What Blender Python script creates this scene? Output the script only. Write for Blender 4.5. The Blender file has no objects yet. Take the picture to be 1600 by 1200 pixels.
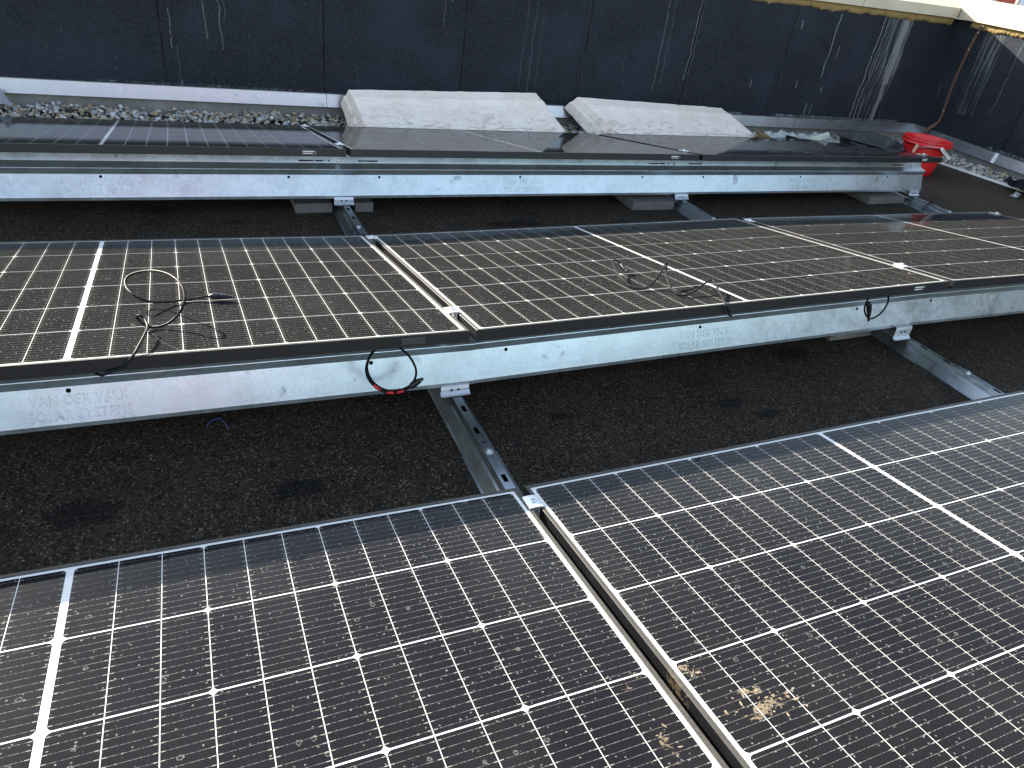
import bpy, bmesh, math, random
import numpy as np
from mathutils import Matrix, Vector, Euler, noise as mnoise

random.seed(7)
rng = np.random.default_rng(11)
S = bpy.context.scene
COL = S.collection
R_ = math.radians

# ------------------------------------------------------------------ camera
cam = bpy.data.cameras.new('camera')
cam.sensor_width = 36.0
cam.lens = 1121.46 / 1600 * 36.0
cam.clip_start = 0.02
cam.clip_end = 2000
camo = bpy.data.objects.new('camera', cam)
COL.objects.link(camo)
CR = ((0.91559042, 0.11240812, -0.38608107), (-0.38129349, 0.54762932, -0.74479353), (0.12770847, 0.82913602, 0.54426465))
CP = (-0.62136, 0.02911, 0.88014)
camo.matrix_world = Matrix(((*CR[0], CP[0]), (*CR[1], CP[1]), (*CR[2], CP[2]), (0, 0, 0, 1)))
S.camera = camo

# ------------------------------------------------------------------ light
SUN_EL, SUN_AZ = R_(19.8), R_(-28.0)          # azimuth from +Y, clockwise
w = bpy.data.worlds.new('World'); S.world = w; w.use_nodes = True
nt = w.node_tree
sky = nt.nodes.new('ShaderNodeTexSky'); sky.sky_type = 'NISHITA'; sky.sun_disc = False
sky.sun_elevation = SUN_EL; sky.sun_rotation = SUN_AZ
sky.air_density = 1.0; sky.dust_density = 0.7; sky.ozone_density = 1.0
bg = nt.nodes['Background']; bg.inputs['Strength'].default_value = 0.15
tint = nt.nodes.new('ShaderNodeMix'); tint.data_type = 'RGBA'; tint.blend_type = 'MULTIPLY'; tint.inputs[0].default_value = 1.0
tint.inputs[7].default_value = (1.05, 1.0, 0.93, 1)      # warm balance on the sky colour, takes the edge off the blue
hs = nt.nodes.new('ShaderNodeHueSaturation'); hs.inputs['Saturation'].default_value = 0.88
nt.links.new(sky.outputs[0], hs.inputs['Color']); nt.links.new(hs.outputs[0], tint.inputs[6]); nt.links.new(tint.outputs[2], bg.inputs[0])
sun = bpy.data.lights.new('sun', 'SUN'); sun.energy = 5.0; sun.angle = R_(0.5); sun.color = (1.0, 0.92, 0.78)
suno = bpy.data.objects.new('sun', sun); COL.objects.link(suno)
to_sun = Vector((math.sin(SUN_AZ) * math.cos(SUN_EL), math.cos(SUN_AZ) * math.cos(SUN_EL), math.sin(SUN_EL)))
suno.rotation_euler = to_sun.to_track_quat('Z', 'Y').to_euler()
suno.location = to_sun * 30
S.view_settings.view_transform = 'Standard'
S.view_settings.look = 'None'
S.view_settings.gamma = 1.0
S.view_settings.use_curve_mapping = False
S.view_settings.exposure = 1.95

ROOF = -0.33

# ------------------------------------------------------------------ node helper
class E:
    """a node socket (or number) with arithmetic"""
    def __init__(s, t, v): s.t = t; s.v = v
    def _m(s, op, *a, clamp=False):
        n = s.t.nodes.new('ShaderNodeMath'); n.operation = op; n.use_clamp = clamp
        for i, x in enumerate((s,) + a):
            x = x.v if isinstance(x, E) else x
            if isinstance(x, (int, float)): n.inputs[i].default_value = x
            else: s.t.links.new(x, n.inputs[i])
        return E(s.t, n.outputs[0])
    def __add__(s, o): return s._m('ADD', o)
    __radd__ = __add__
    def __sub__(s, o): return s._m('SUBTRACT', o)
    def __rsub__(s, o): return (s * -1) + o
    def __mul__(s, o): return s._m('MULTIPLY', o)
    __rmul__ = __mul__
    def __truediv__(s, o): return s._m('DIVIDE', o)
    def abs(s): return s._m('ABSOLUTE')
    def fract(s): return s._m('FRACT')
    def floor(s): return s._m('FLOOR')
    def gt(s, o): return s._m('GREATER_THAN', o)
    def lt(s, o): return s._m('LESS_THAN', o)
    def max(s, o): return s._m('MAXIMUM', o)
    def min(s, o): return s._m('MINIMUM', o)
    def pow(s, o): return s._m('POWER', o)
    def clamp(s): return s._m('ADD', 0.0, clamp=True)
    def ss(s, a, b, lo=0.0, hi=1.0):
        n = s.t.nodes.new('ShaderNodeMapRange'); n.interpolation_type = 'SMOOTHSTEP'
        s.t.links.new(s.v, n.inputs[0])
        n.inputs[1].default_value = a; n.inputs[2].default_value = b
        n.inputs[3].default_value = lo; n.inputs[4].default_value = hi
        return E(s.t, n.outputs[0])

class Mat:
    def __init__(s, name):
        s.m = bpy.data.materials.new(name); s.m.use_nodes = True
        s.t = s.m.node_tree; s.b = s.t.nodes['Principled BSDF']
    def set(s, **k):
        names = dict(color='Base Color', rough='Roughness', metal='Metallic', coat='Coat Weight', coat_rough='Coat Roughness',
                     coat_ior='Coat IOR', spec='Specular IOR Level', ior='IOR', sub='Subsurface Weight', trans='Transmission Weight', alpha='Alpha', sheen='Sheen Weight')
        for a, v in k.items():
            i = s.b.inputs[names[a]]
            if isinstance(v, E): s.t.links.new(v.v, i)
            elif hasattr(v, 'node'): s.t.links.new(v, i)
            elif isinstance(v, tuple) and len(v) == 3: i.default_value = (*v, 1)
            else: i.default_value = v
        return s
    def obj(s):
        n = s.t.nodes.new('ShaderNodeTexCoord'); return n.outputs['Object']
    def pos(s):
        n = s.t.nodes.new('ShaderNodeNewGeometry'); return n.outputs['Position']
    def island(s):
        n = s.t.nodes.new('ShaderNodeNewGeometry'); return E(s.t, n.outputs['Random Per Island'])
    def rnd(s):
        n = s.t.nodes.new('ShaderNodeObjectInfo'); return E(s.t, n.outputs['Random'])
    def xyz(s, vec):
        n = s.t.nodes.new('ShaderNodeSeparateXYZ'); s.t.links.new(vec, n.inputs[0]); return [E(s.t, o) for o in n.outputs]
    def vec(s, x, y, z):
        n = s.t.nodes.new('ShaderNodeCombineXYZ')
        for i, v in enumerate((x, y, z)):
            if isinstance(v, E): s.t.links.new(v.v, n.inputs[i])
            else: n.inputs[i].default_value = v
        return n.outputs[0]
    def noise(s, vec, scale, detail=3, rough=0.55, dist=0.0):
        n = s.t.nodes.new('ShaderNodeTexNoise'); s.t.links.new(vec, n.inputs['Vector'])
        n.inputs['Scale'].default_value = scale; n.inputs['Detail'].default_value = detail
        n.inputs['Roughness'].default_value = rough; n.inputs['Distortion'].default_value = dist
        return E(s.t, n.outputs[0])
    def voro(s, vec, scale, out='Distance', rand=1.0, feature='F1'):
        n = s.t.nodes.new('ShaderNodeTexVoronoi'); n.feature = feature
        s.t.links.new(vec, n.inputs['Vector']); n.inputs['Scale'].default_value = scale; n.inputs['Randomness'].default_value = rand
        o = n.outputs[out]
        if out == 'Color':
            return s.xyz(o)
        return E(s.t, o)
    def mix(s, f, a, b):
        n = s.t.nodes.new('ShaderNodeMix'); n.data_type = 'RGBA'
        for sock, v in ((n.inputs[0], f), (n.inputs[6], a), (n.inputs[7], b)):
            if isinstance(v, E): s.t.links.new(v.v, sock)
            elif isinstance(v, tuple): sock.default_value = (*v, 1)
            elif isinstance(v, (int, float)): sock.default_value = v
            else: s.t.links.new(v, sock)
        return n.outputs[2]
    def ramp(s, f, stops):
        n = s.t.nodes.new('ShaderNodeValToRGB'); s.t.links.new(f.v, n.inputs[0])
        e = n.color_ramp.elements
        while len(e) < len(stops): e.new(0.5)
        for el, (p, c) in zip(e, stops): el.position = p; el.color = (*c, 1)
        return n.outputs[0]
    def bump(s, h, strength=0.5, dist=0.01):
        n = s.t.nodes.new('ShaderNodeBump'); n.inputs['Strength'].default_value = strength; n.inputs['Distance'].default_value = dist
        s.t.links.new(h.v, n.inputs['Height']); s.t.links.new(n.outputs[0], s.b.inputs['Normal'])
        return s

# ------------------------------------------------------------------ materials
def dust_nodes(m):
    """dried rain spots and a thin dust film, in world space so no two cells repeat"""
    p = m.pos()
    a = m.voro(p, 95.0); ac = m.voro(p, 95.0, 'Color')[0]
    wob = m.noise(p, 420, 2)
    spots = (a + wob * 0.30 - 0.15).lt(0.15) * ac.gt(0.38)
    b = m.voro(p, 34.0); bc = m.voro(p, 34.0, 'Color')[1]
    ring = ((b + wob * 0.22 - 0.11) - 0.13).abs().lt(0.028) * bc.gt(0.84)
    big = m.noise(p, 2.2, 4).ss(0.35, 0.7)
    fine = m.noise(p, 900, 2).ss(0.55, 0.75)
    d = spots * (ac * 0.45) + ring * 0.22 + fine * 0.03 + (big * 0.018 + 0.003) + m.xyz(p)[1].ss(1.2, 1.6) * 0.012
    return p, d.min(1.0)

def mud_mask(m, p, spots):
    x, y, z = m.xyz(p)
    nz = m.noise(p, 75, 4, 0.65, 1.2)
    out = None
    for (cx, cy, sx, sy, th) in spots:
        q = (((x - cx) / sx).pow(2.0) + ((y - cy) / sy).pow(2.0)).pow(0.5)
        k = (nz - (q * 0.26 + th + 0.035)).ss(0.0, 0.06)
        out = k if out is None else out.max(k)
    return out

MUD = [(0.118, 0.436, 0.045, 0.018, 0.33), (0.10, 0.472, 0.018, 0.012, 0.36), (0.125, 0.466, 0.016, 0.010, 0.38), (0.09, 0.424, 0.05, 0.012, 0.42),
       (0.037, 0.546, 0.016, 0.011, 0.37), (0.052, 0.531, 0.02, 0.012, 0.40), (-0.05, 0.566, 0.02, 0.012, 0.42), (-0.07, 0.541, 0.03, 0.02, 0.43),
       (-0.07, 0.43, 0.02, 0.05, 0.42), (-0.01, 0.50, 0.012, 0.05, 0.38), (0.012, 0.52, 0.012, 0.05, 0.38),
       (-0.038, 2.069, 0.045, 0.03, 0.40), (-0.026, 1.98, 0.02, 0.05, 0.42), (1.76, 2.2, 0.05, 0.06, 0.43), (1.73, 1.62, 0.04, 0.03, 0.42)]

def make_cell_mat():
    m = Mat('solar_cell')
    p, d = dust_nodes(m)
    x, y, z = m.xyz(m.obj())
    r = m.rnd()
    hh, ww = CELL_H, CELL_W
    fy = (y / hh + 0.5) * 12.0
    dl = (fy.fract() - 0.5).abs() * (hh / 12.0)           # metres to the nearest bus bar
    line = dl.lt(0.00028)
    endd = (x.abs() * -1 + ww / 2)                        # metres to the cell end
    pad = dl.lt(0.0007) * endd.lt(0.0065) * endd.gt(0.001)
    dash = m.noise(m.vec(x * 1.0, fy.floor() * 7.3 + r * 90, 0.0), 260, 1).ss(0.40, 0.58, 0.22, 0.9)
    lm = (line * dash).max(pad)
    fing = ((x / 0.0013).fract() - 0.5).abs().lt(0.06) * 0.05
    base = m.mix(r, (0.0042, 0.0040, 0.0056), (0.0056, 0.0048, 0.0062))
    c = m.mix(fing, base, (0.35, 0.34, 0.32))
    c = m.mix(lm * 0.52, c, (0.46, 0.43, 0.37))
    c = m.mix(d, c, (0.33, 0.345, 0.31))
    mud = mud_mask(m, p, MUD)
    c = m.mix(mud * 0.7, c, (0.215, 0.17, 0.115))
    m.set(color=c, rough=0.6, spec=0.0, coat=(d * -0.5 + 0.58) * (mud * -0.9 + 1.0), coat_rough=0.045, coat_ior=1.25)
    return m.m

def make_backsheet_mat():
    m = Mat('white_backsheet')
    p, d = dust_nodes(m)
    mud = mud_mask(m, p, MUD)
    c = m.mix(d * 0.5, (0.60, 0.60, 0.57), (0.48, 0.45, 0.38))
    c = m.mix(mud * 0.5, c, (0.36, 0.27, 0.16))
    m.set(color=c, rough=0.5, spec=0.2, coat=1.0, coat_rough=0.05, coat_ior=1.25)
    return m.m

def make_frame_mat():
    m = Mat('black_anodised_frame')
    p = m.pos()
    n = m.noise(p, 160, 3); g = m.noise(p, 9, 3)
    mud = mud_mask(m, p, MUD)
    gn = m.t.nodes.new('ShaderNodeNewGeometry'); up = m.xyz(gn.outputs['Normal'])[2].ss(0.55, 0.95)
    c = m.mix((n.ss(0.5, 0.75) * 0.012 + g.ss(0.5, 0.75) * 0.008 + up * (n * 0.16 + 0.06)).min(1.0), (0.0050, 0.0055, 0.0075), (0.38, 0.34, 0.26))
    c = m.mix(mud * 0.3, c, (0.16, 0.12, 0.075))
    m.set(color=c, rough=(g * 0.15 + 0.36), metal=0.0, spec=0.28)
    return m.m

def make_galv(name, tint=(0.60, 0.63, 0.655), rough=0.26, dirty=0.5, spark=1.0, metal=1.0):
    m = Mat(name)
    p = m.pos()
    sp = m.voro(p, 55, 'Color')[0]; sp2 = m.voro(p, 140, 'Color')[1]
    bl = m.noise(p, 7, 4); st = m.noise(p, 24, 4, 0.6, 0.8); dots = m.voro(p, 130)
    dc = m.voro(p, 130, 'Color')[2]
    k = ((sp - 0.5) * 0.16 + (sp2 - 0.5) * 0.10 + (bl - 0.5) * 0.9) * spark + 0.72
    blot = st.ss(0.56, 0.72) * bl.ss(0.45, 0.6) * dirty * 0.5
    speck = (dots.lt(0.16) * dc.gt(0.55)) * dirty * 0.7
    dark = tuple(v * 0.45 for v in tint)
    c0 = m.mix(k.clamp(), tuple(v * 0.55 for v in tint), tint)
    c = m.mix((blot + speck).min(1.0), c0, dark)
    m.set(color=c, metal=metal, rough=(sp * 0.07 + bl * 0.14 + (rough - 0.08) + blot * 0.3))
    m.bump(m.noise(p, 130, 3) * 0.5 + m.noise(p, 18, 3), 0.10, 0.002)
    return m.m

def make_roof_mat():
    m = Mat('bitumen_roofing')
    p = m.pos(); x, y, z = m.xyz(p)
    g1 = m.voro(p, 240, 'Color'); g2 = m.voro(p, 110, 'Color'); d2 = m.voro(p, 110)
    n1 = m.noise(p, 3.2, 5); n2 = m.noise(p, 28, 5, 0.7); n3 = m.noise(p, 0.7, 3)
    c = m.mix(g1[0], (0.0055, 0.0040, 0.0027), (0.064, 0.046, 0.029))
    c = m.mix(n2.ss(0.35, 0.75) * 0.4, c, (0.016, 0.012, 0.0085))
    c = m.mix(n1.ss(0.42, 0.70) * 0.45, c, (0.052, 0.036, 0.022))
    c = m.mix(m.noise(p, 1.3, 4, 0.6, 0.8).ss(0.50, 0.68) * 0.5, c, (0.013, 0.010, 0.0078))
    c = m.mix(g2[0].gt(0.86) * d2.lt(0.24) * g2[2] * 0.9, c, (0.20, 0.16, 0.115))
    g3 = m.voro(p, 165, 'Color'); d3 = m.voro(p, 165)
    c = m.mix(g3[0].gt(0.80) * d3.lt(0.34) * g3[1] * 1.0, c, (0.20, 0.165, 0.125))
    c = m.mix(g3[2].lt(0.25) * 0.7, c, (0.004, 0.0036, 0.0034))
    c = m.mix(g1[1].ss(0.90, 1.0) * g1[0] * 0.8, c, (0.22, 0.185, 0.14))
    # damp patches that have not dried yet
    wet = None
    wz = m.noise(p, 9, 4, 0.6)
    for (cx, cy, sx, sy) in [(-0.906, 1.40, .10, .065), (-1.06, 1.37, .07, .06), (-.464, 1.368, .085, .05), (.323, 1.495, .08, .035), (.923, 1.443, .10, .045),
                             (1.0, 1.36, .08, .03), (1.351, 1.672, .12, .07), (-.462, 3.05, .12, .05), (-.75, 3.2, .15, .06), (.02, 1.20, .05, .03), (2.3, 1.9, .3, .1), (2.2, 2.9, .15, .08), (.75, 2.95, .2, .06), (-1.25, 2.85, .2, .05)]:
        q = (((x - cx) / (sx * .72)).pow(2.0) + ((y - cy) / (sy * .72)).pow(2.0)).pow(0.5)
        k = (q + wz * 2.6 - 1.25).ss(0.55, 1.25, 1.0, 0.0)
        wet = k if wet is None else wet.max(k)
    c = m.mix(wet * 0.68, c, (0.0018, 0.0018, 0.0022))
    skylit = (x - 3.2).ss(0.0, 1.4) * n3.ss(0.3, 0.7, 0.5, 1.0)  # stronger skylight on the right of the roof, painted as a paler tone
    c = m.mix(skylit * 0.45, c, (0.075, 0.055, 0.042))
    m.set(color=c, rough=0.88, spec=0.18)
    m.bump(g1[2] * 0.6 + n2 * 0.9 + g2[1] * 0.4, 0.9, 0.004)
    return m.m

def streak_mask(m, x, z, lines, clusters):
    wv = m.noise(m.vec(x * 1.5, 0.0, z * 3.0), 2.2, 2)
    br = m.noise(m.vec(x * 12, 0.0, z * 14.0), 3.0, 3)
    fine = m.noise(m.vec(x * 150, 0.0, z * 2.2), 1.0, 2, 0.6)
    out = None
    for (x0, z0, z1, wd, a) in lines:
        xx = (x + (wv - 0.5) * 0.05 - x0).abs()
        k = xx.ss(wd * 0.35, wd, a, 0.0) * z.gt(z0) * z.ss(z1 - 0.004, z1, 1.0, 0.0) * br.ss(0.30, 0.5, 0.25, 1.0)
        out = k if out is None else out.max(k)
    for (x0, x1, z0, z1, th, a) in clusters:
        xs = x + (wv - 0.5) * 0.04 + (z - z1) * 0.03
        inside = xs.ss(x0, x0 + 0.02) * xs.ss(x1 - 0.02, x1, 1.0, 0.0) * z.gt(z0) * z.lt(z1)
        thin = (fine + (z - z1) * 0.10).ss(th, th + 0.06)
        k = inside * thin * a
        out = k if out is None else out.max(k)
    return out

def make_membrane_mat(name, lines, clusters, seams):
    m = Mat(name)
    o = m.obj(); x, y, z = m.xyz(o)
    p = m.pos()
    g = m.voro(p, 260, 'Color'); n = m.noise(p, 2.4, 5); n2 = m.noise(p, 60, 4, 0.7)
    gg = m.voro(p, 150, 'Color')
    c = m.mix(g[0] * 0.5 + gg[0] * 0.5, (0.003, 0.0045, 0.008), (0.029, 0.033, 0.043))
    c = m.mix(n.ss(0.40, 0.70) * 0.5, c, (0.028, 0.034, 0.048))
    c = m.mix(n2.ss(0.5, 0.8) * 0.3, c, (0.010, 0.011, 0.014))
    rub = m.noise(m.vec(x * 4, 0.0, z * 40), 1.6, 4, 0.7).ss(0.64, 0.74) * 0.10
    c = m.mix(rub, c, (0.25, 0.26, 0.27))
    sp = (m.voro(p, 26).lt(0.055) * m.voro(p, 26, 'Color')[0].gt(0.82)) * 0.45
    c = m.mix(sp, c, (0.4, 0.4, 0.4))
    wv = m.noise(m.vec(x, 0.0, z * 3), 5, 3)
    for sx in seams:
        k = (x + (wv - 0.5) * 0.012 - sx).abs().ss(0.002, 0.007, 1.0, 0.0) * m.noise(m.vec(sx * 1.0, 0.0, z * 1.0), 7, 3).ss(0.3, 0.55, 0.35, 1.0)
        c = m.mix(k * 0.92, c, (0.0016, 0.0018, 0.0024))
    k = streak_mask(m, x, z, lines, clusters) * 0.85
    c = m.mix(k, c, (0.29, 0.295, 0.29))
    m.set(color=c, rough=0.88, spec=0.2)
    m.bump(g[2] * 0.6 + n2 + n * 1.5, 0.6, 0.003)
    return m.m

def make_concrete(name, base=(0.30, 0.29, 0.27), var=0.35):
    m = Mat(name)
    p = m.pos()
    n = m.noise(p, 6, 6, 0.65); f = m.noise(p, 130, 4, 0.7); pits = m.voro(p, 120).lt(0.12)
    c = m.mix(n.ss(0.3, 0.75), tuple(v * (1 - var) for v in base), base)
    c = m.mix(f.ss(0.5, 0.8) * 0.35, c, tuple(v * 1.35 for v in base))
    c = m.mix(pits * 0.4, c, tuple(v * 0.35 for v in base))
    m.set(color=c, rough=0.9, spec=0.25)
    m.bump(f + n, 0.5, 0.003)
    return m.m

def make_stone_mat():
    m = Mat('white_cast_stone')
    p = m.pos(); x, y, z = m.xyz(p); ox, oy, oz = m.xyz(m.obj())
    n = m.noise(p, 5, 6, 0.65); f = m.noise(p, 120, 4, 0.7); s = m.noise(m.vec(x * 1.0, y * 2.6, z * 2.6), 9, 6, 0.75, 1.6)
    s2 = m.noise(m.vec(x * 1.4, y * 3.5, z * 3.5), 22, 5, 0.7, 2.5)
    pits = (m.voro(p, 55).lt(0.10) * m.voro(p, 55, 'Color')[1].gt(0.75))
    c = m.mix(n.ss(0.3, 0.7), (0.80, 0.665, 0.56), (0.89, 0.775, 0.67))
    low = oz.ss(0.06, 0.20, 1.0, 0.0)
    dirt = (s.ss(0.46, 0.64) * (low * 0.85 + 0.22) + s2.ss(0.56, 0.68) * (low * 0.5 + 0.40)).min(1.0)
    c = m.mix(dirt * 0.55, c, (0.24, 0.185, 0.12))
    c = m.mix(pits * 0.8, c, (0.09, 0.08, 0.06))
    hz = m.noise(m.vec(ox * 1.6, 0.0, oz * 46.0), 3.0, 4, 0.7, 0.6).ss(0.56, 0.66) * oz.ss(0.05, 0.17, 1.0, 0.0)
    c = m.mix(hz * 0.6, c, (0.14, 0.11, 0.075))
    moss = (m.noise(p, 13, 3).ss(0.70, 0.74) * oz.gt(0.19)) * 0.6
    c = m.mix(moss, c, (0.20, 0.19, 0.05))
    m.set(color=c, rough=0.85, spec=0.25)
    m.bump(f * 0.6 + s * 0.8, 0.22, 0.003)
    return m.m

def make_coping_mat():
    m = Mat('coping_stone')
    p = m.pos()
    n = m.noise(p, 4, 6, 0.6); f = m.noise(p, 150, 3, 0.7)
    c = m.mix(n.ss(0.3, 0.7), (0.44, 0.39, 0.28), (0.52, 0.465, 0.35))
    c = m.mix(f.ss(0.55, 0.8) * 0.3, c, (0.42, 0.38, 0.30))
    c = m.mix(m.noise(p, 9, 4).ss(0.62, 0.75) * 0.4, c, (0.50, 0.42, 0.18))
    m.set(color=c, rough=0.85, spec=0.25); m.bump(f, 0.3, 0.002)
    return m.m

def make_gravel_mat():
    m = Mat('gravel_pebbles')
    r = m.island(); p = m.pos()
    c = m.ramp(r, [(0.0, (0.30, 0.30, 0.29)), (0.22, (0.46, 0.44, 0.40)), (0.38, (0.24, 0.17, 0.09)), (0.5, (0.36, 0.28, 0.17)), (0.62, (0.20, 0.23, 0.24)), (0.74, (0.62, 0.60, 0.57)), (0.86, (0.40, 0.31, 0.22)), (1.0, (0.13, 0.13, 0.13))])
    n = m.noise(p, 70, 4, 0.7)
    c = m.mix(n.ss(0.45, 0.8) * 0.3, c, (0.16, 0.14, 0.11))
    m.set(color=c, rough=0.7, spec=0.35); m.bump(n, 0.3, 0.003)
    return m.m

def make_plain(name, col, rough=0.5, spec=0.5, metal=0.0, var=0.15, scale=30, dirt=0.0, dirtcol=(0.3, 0.26, 0.2), bump=0.1):
    m = Mat(name)
    p = m.pos(); n = m.noise(p, scale, 4, 0.6); f = m.noise(p, scale * 6, 3, 0.6)
    c = m.mix(n, tuple(v * (1 - var) for v in col), tuple(min(1, v * (1 + var)) for v in col))
    if dirt: c = m.mix(m.noise(p, scale * 0.6, 5, 0.7).ss(0.5, 0.72) * dirt, c, dirtcol)
    m.set(color=c, rough=(n * 0.15 + rough - 0.07), spec=spec, metal=metal)
    m.bump(f + n, bump, 0.002)
    return m.m

# ------------------------------------------------------------------ mesh helpers
def tag(o, label=None, cat=None, group=None, kind=None):
    if label: o['label'] = label
    if cat: o['category'] = cat
    if group: o['group'] = group
    if kind: o['kind'] = kind
    return o
def empty(name, loc=(0, 0, 0), rot=(0, 0, 0), **k):
    o = bpy.data.objects.new(name, None); COL.objects.link(o); o.location = loc; o.rotation_euler = rot
    o.empty_display_size = 0.1
    return tag(o, **k)
def link(name, me, mat=None, parent=None, loc=(0, 0, 0), rot=(0, 0, 0), **k):
    o = bpy.data.objects.new(name, me); COL.objects.link(o); o.location = loc; o.rotation_euler = rot
    if mat and not me.materials: me.materials.append(mat)
    if parent: o.parent = parent
    return tag(o, **k)
def bm_mesh(bm, name, smooth=False, recalc=True):
    if recalc: bmesh.ops.recalc_face_normals(bm, faces=bm.faces)
    me = bpy.data.meshes.new(name); bm.to_mesh(me); bm.free()
    if smooth:
        for f in me.polygons: f.use_smooth = True
    return me
def add_box(bm, x0, x1, y0, y1, z0, z1, M=None):
    vs = [bm.verts.new((x, y, z)) for z in (z0, z1) for y in (y0, y1) for x in (x0, x1)]
    fs = [(0, 2, 3, 1), (4, 5, 7, 6), (0, 1, 5, 4), (2, 6, 7, 3), (0, 4, 6, 2), (1, 3, 7, 5)]
    out = [bm.faces.new([vs[i] for i in f]) for f in fs]
    if M: bmesh.ops.transform(bm, matrix=M, verts=vs)
    return vs
def bevel(bm, w, seg=1, ang=0.5):
    es = [e for e in bm.edges if len(e.link_faces) == 2 and e.calc_face_angle(0) > ang]
    bmesh.ops.bevel(bm, geom=es, offset=w, segments=seg, profile=0.5, affect='EDGES', clamp_overlap=True)
def box_mesh(name, x0, x1, y0, y1, z0, z1, bv=0.0, seg=1):
    bm = bmesh.new(); add_box(bm, x0, x1, y0, y1, z0, z1)
    if bv: bevel(bm, bv, seg)
    return bm_mesh(bm, name)
def add_prism(bm, poly, z0, z1):
    a = [bm.verts.new((x, y, z0)) for x, y in poly]; b = [bm.verts.new((x, y, z1)) for x, y in poly]
    n = len(poly)
    bm.faces.new(a[::-1]); bm.faces.new(b)
    for i in range(n): bm.faces.new((a[i], a[(i + 1) % n], b[(i + 1) % n], b[i]))
def add_sweep(bm, prof, x0, x1, closed=False, caps=False):
    """profile in (y,z) swept along x"""
    a = [bm.verts.new((x0, y, z)) for y, z in prof]; b = [bm.verts.new((x1, y, z)) for y, z in prof]
    n = len(prof)
    for i in range(n if closed else n - 1):
        j = (i + 1) % n; bm.faces.new((a[i], a[j], b[j], b[i]))
    if closed and caps: bm.faces.new(a[::-1]); bm.faces.new(b)
def circle(cx, cy, r, n=10): return [(cx + r * math.cos(2 * math.pi * i / n), cy + r * math.sin(2 * math.pi * i / n)) for i in range(n)]
def slot(cx, cy, l, h, n=4):
    r = h / 2; out = []
    for s in (1, -1):
        for i in range(n + 1):
            a = -math.pi / 2 + math.pi * i / n
            out.append((cx + s * (l / 2 - r + r * math.cos(a)), cy + s * r * math.sin(a)))
    return out
def rect(x0, x1, y0, y1): return [(x0, y0), (x1, y0), (x1, y1), (x0, y1)]
def holed(bm, outer, holes, fn):
    """flat sheet with holes; fn maps (u,v) to 3D"""
    t = bmesh.new(); es = []
    for loop in [outer] + holes:
        vs = [t.verts.new((u, v, 0)) for u, v in loop]
        es += [t.edges.new((vs[i], vs[(i + 1) % len(vs)])) for i in range(len(vs))]
    bmesh.ops.triangle_fill(t, use_beauty=True, use_dissolve=False, edges=es, normal=(0, 0, 1))
    mp = {}
    for f in t.faces:
        q = []
        for v in f.verts:
            if v not in mp: mp[v] = bm.verts.new(fn(v.co.x, v.co.y))
            q.append(mp[v])
        bm.faces.new(q)
    t.free()
def catmull(pts, sub=6):
    P = [Vector(p) for p in pts]; P = [P[0] * 2 - P[1]] + P + [P[-1] * 2 - P[-2]]
    out = []
    for i in range(1, len(P) - 2):
        for k in range(sub):
            t = k / sub
            out.append(0.5 * ((2 * P[i]) + (-P[i - 1] + P[i + 1]) * t + (2 * P[i - 1] - 5 * P[i] + 4 * P[i + 1] - P[i + 2]) * t * t + (-P[i - 1] + 3 * P[i] - 3 * P[i + 1] + P[i + 2]) * t ** 3))
    out.append(P[-2]); return out
def tube(bm, pts, r, n=8, caps=True):
    pts = [Vector(p) for p in pts]; rings = []; up = None
    for i, p in enumerate(pts):
        d = (pts[min(i + 1, len(pts) - 1)] - pts[max(i - 1, 0)]).normalized()
        if up is None: up = d.orthogonal().normalized()
        up = (up - d * up.dot(d)).normalized(); sd = d.cross(up)
        rr = r[i] if isinstance(r, (list, tuple)) else r
        rings.append([bm.verts.new(p + (up * math.cos(2 * math.pi * k / n) + sd * math.sin(2 * math.pi * k / n)) * rr) for k in range(n)])
    for a, b in zip(rings, rings[1:]):
        for k in range(n): bm.faces.new((a[k], a[(k + 1) % n], b[(k + 1) % n], b[k]))
    if caps: bm.faces.new(rings[0][::-1]); bm.faces.new(rings[-1])
def lathe(bm, prof, n=32, M=None, closed=False):
    rings = [[bm.verts.new((r * math.cos(2 * math.pi * k / n), r * math.sin(2 * math.pi * k / n), z)) for k in range(n)] for r, z in prof]
    pr = list(zip(rings, rings[1:])) + ([(rings[-1], rings[0])] if closed else [])
    for a, b in pr:
        for k in range(n): bm.faces.new((a[k], a[(k + 1) % n], b[(k + 1) % n], b[k]))
    if M: bmesh.ops.transform(bm, matrix=M, verts=[v for r in rings for v in r])
    return rings
def solid(o, t, off=0.0):
    md = o.modifiers.new('thickness', 'SOLIDIFY'); md.thickness = t; md.offset = off; return o

# ------------------------------------------------------------------ dimensions
LP, GAP = 1.78078, 0.01921
L = LP - GAP; W = 1.134; TH = 0.030
PU, PV, SH = 0.071477, 0.183865, 0.005535
CELL_W, CELL_H = PU - 0.0018, PV - 0.0039
TILT, PITCH = 0.178686, 1.495474
DZ = [[-0.0002, -0.0219, 0.0021, 0.0], [0.0217, -0.0088, 0.0136, 0.0139], [0.0017, -0.0047, -0.0108, -0.0065]]
DY = [[0.0111, 0.0008, -0.0045, 0.0], [-0.0113, -0.0017, 0.0067, -0.0085], [0.0004, -0.0029, 0.01, 0.0]]
DT = [-0.01246, 0.00637, 0.00609]
X0 = [0.0, 0.0058, 0.0052]

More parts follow.
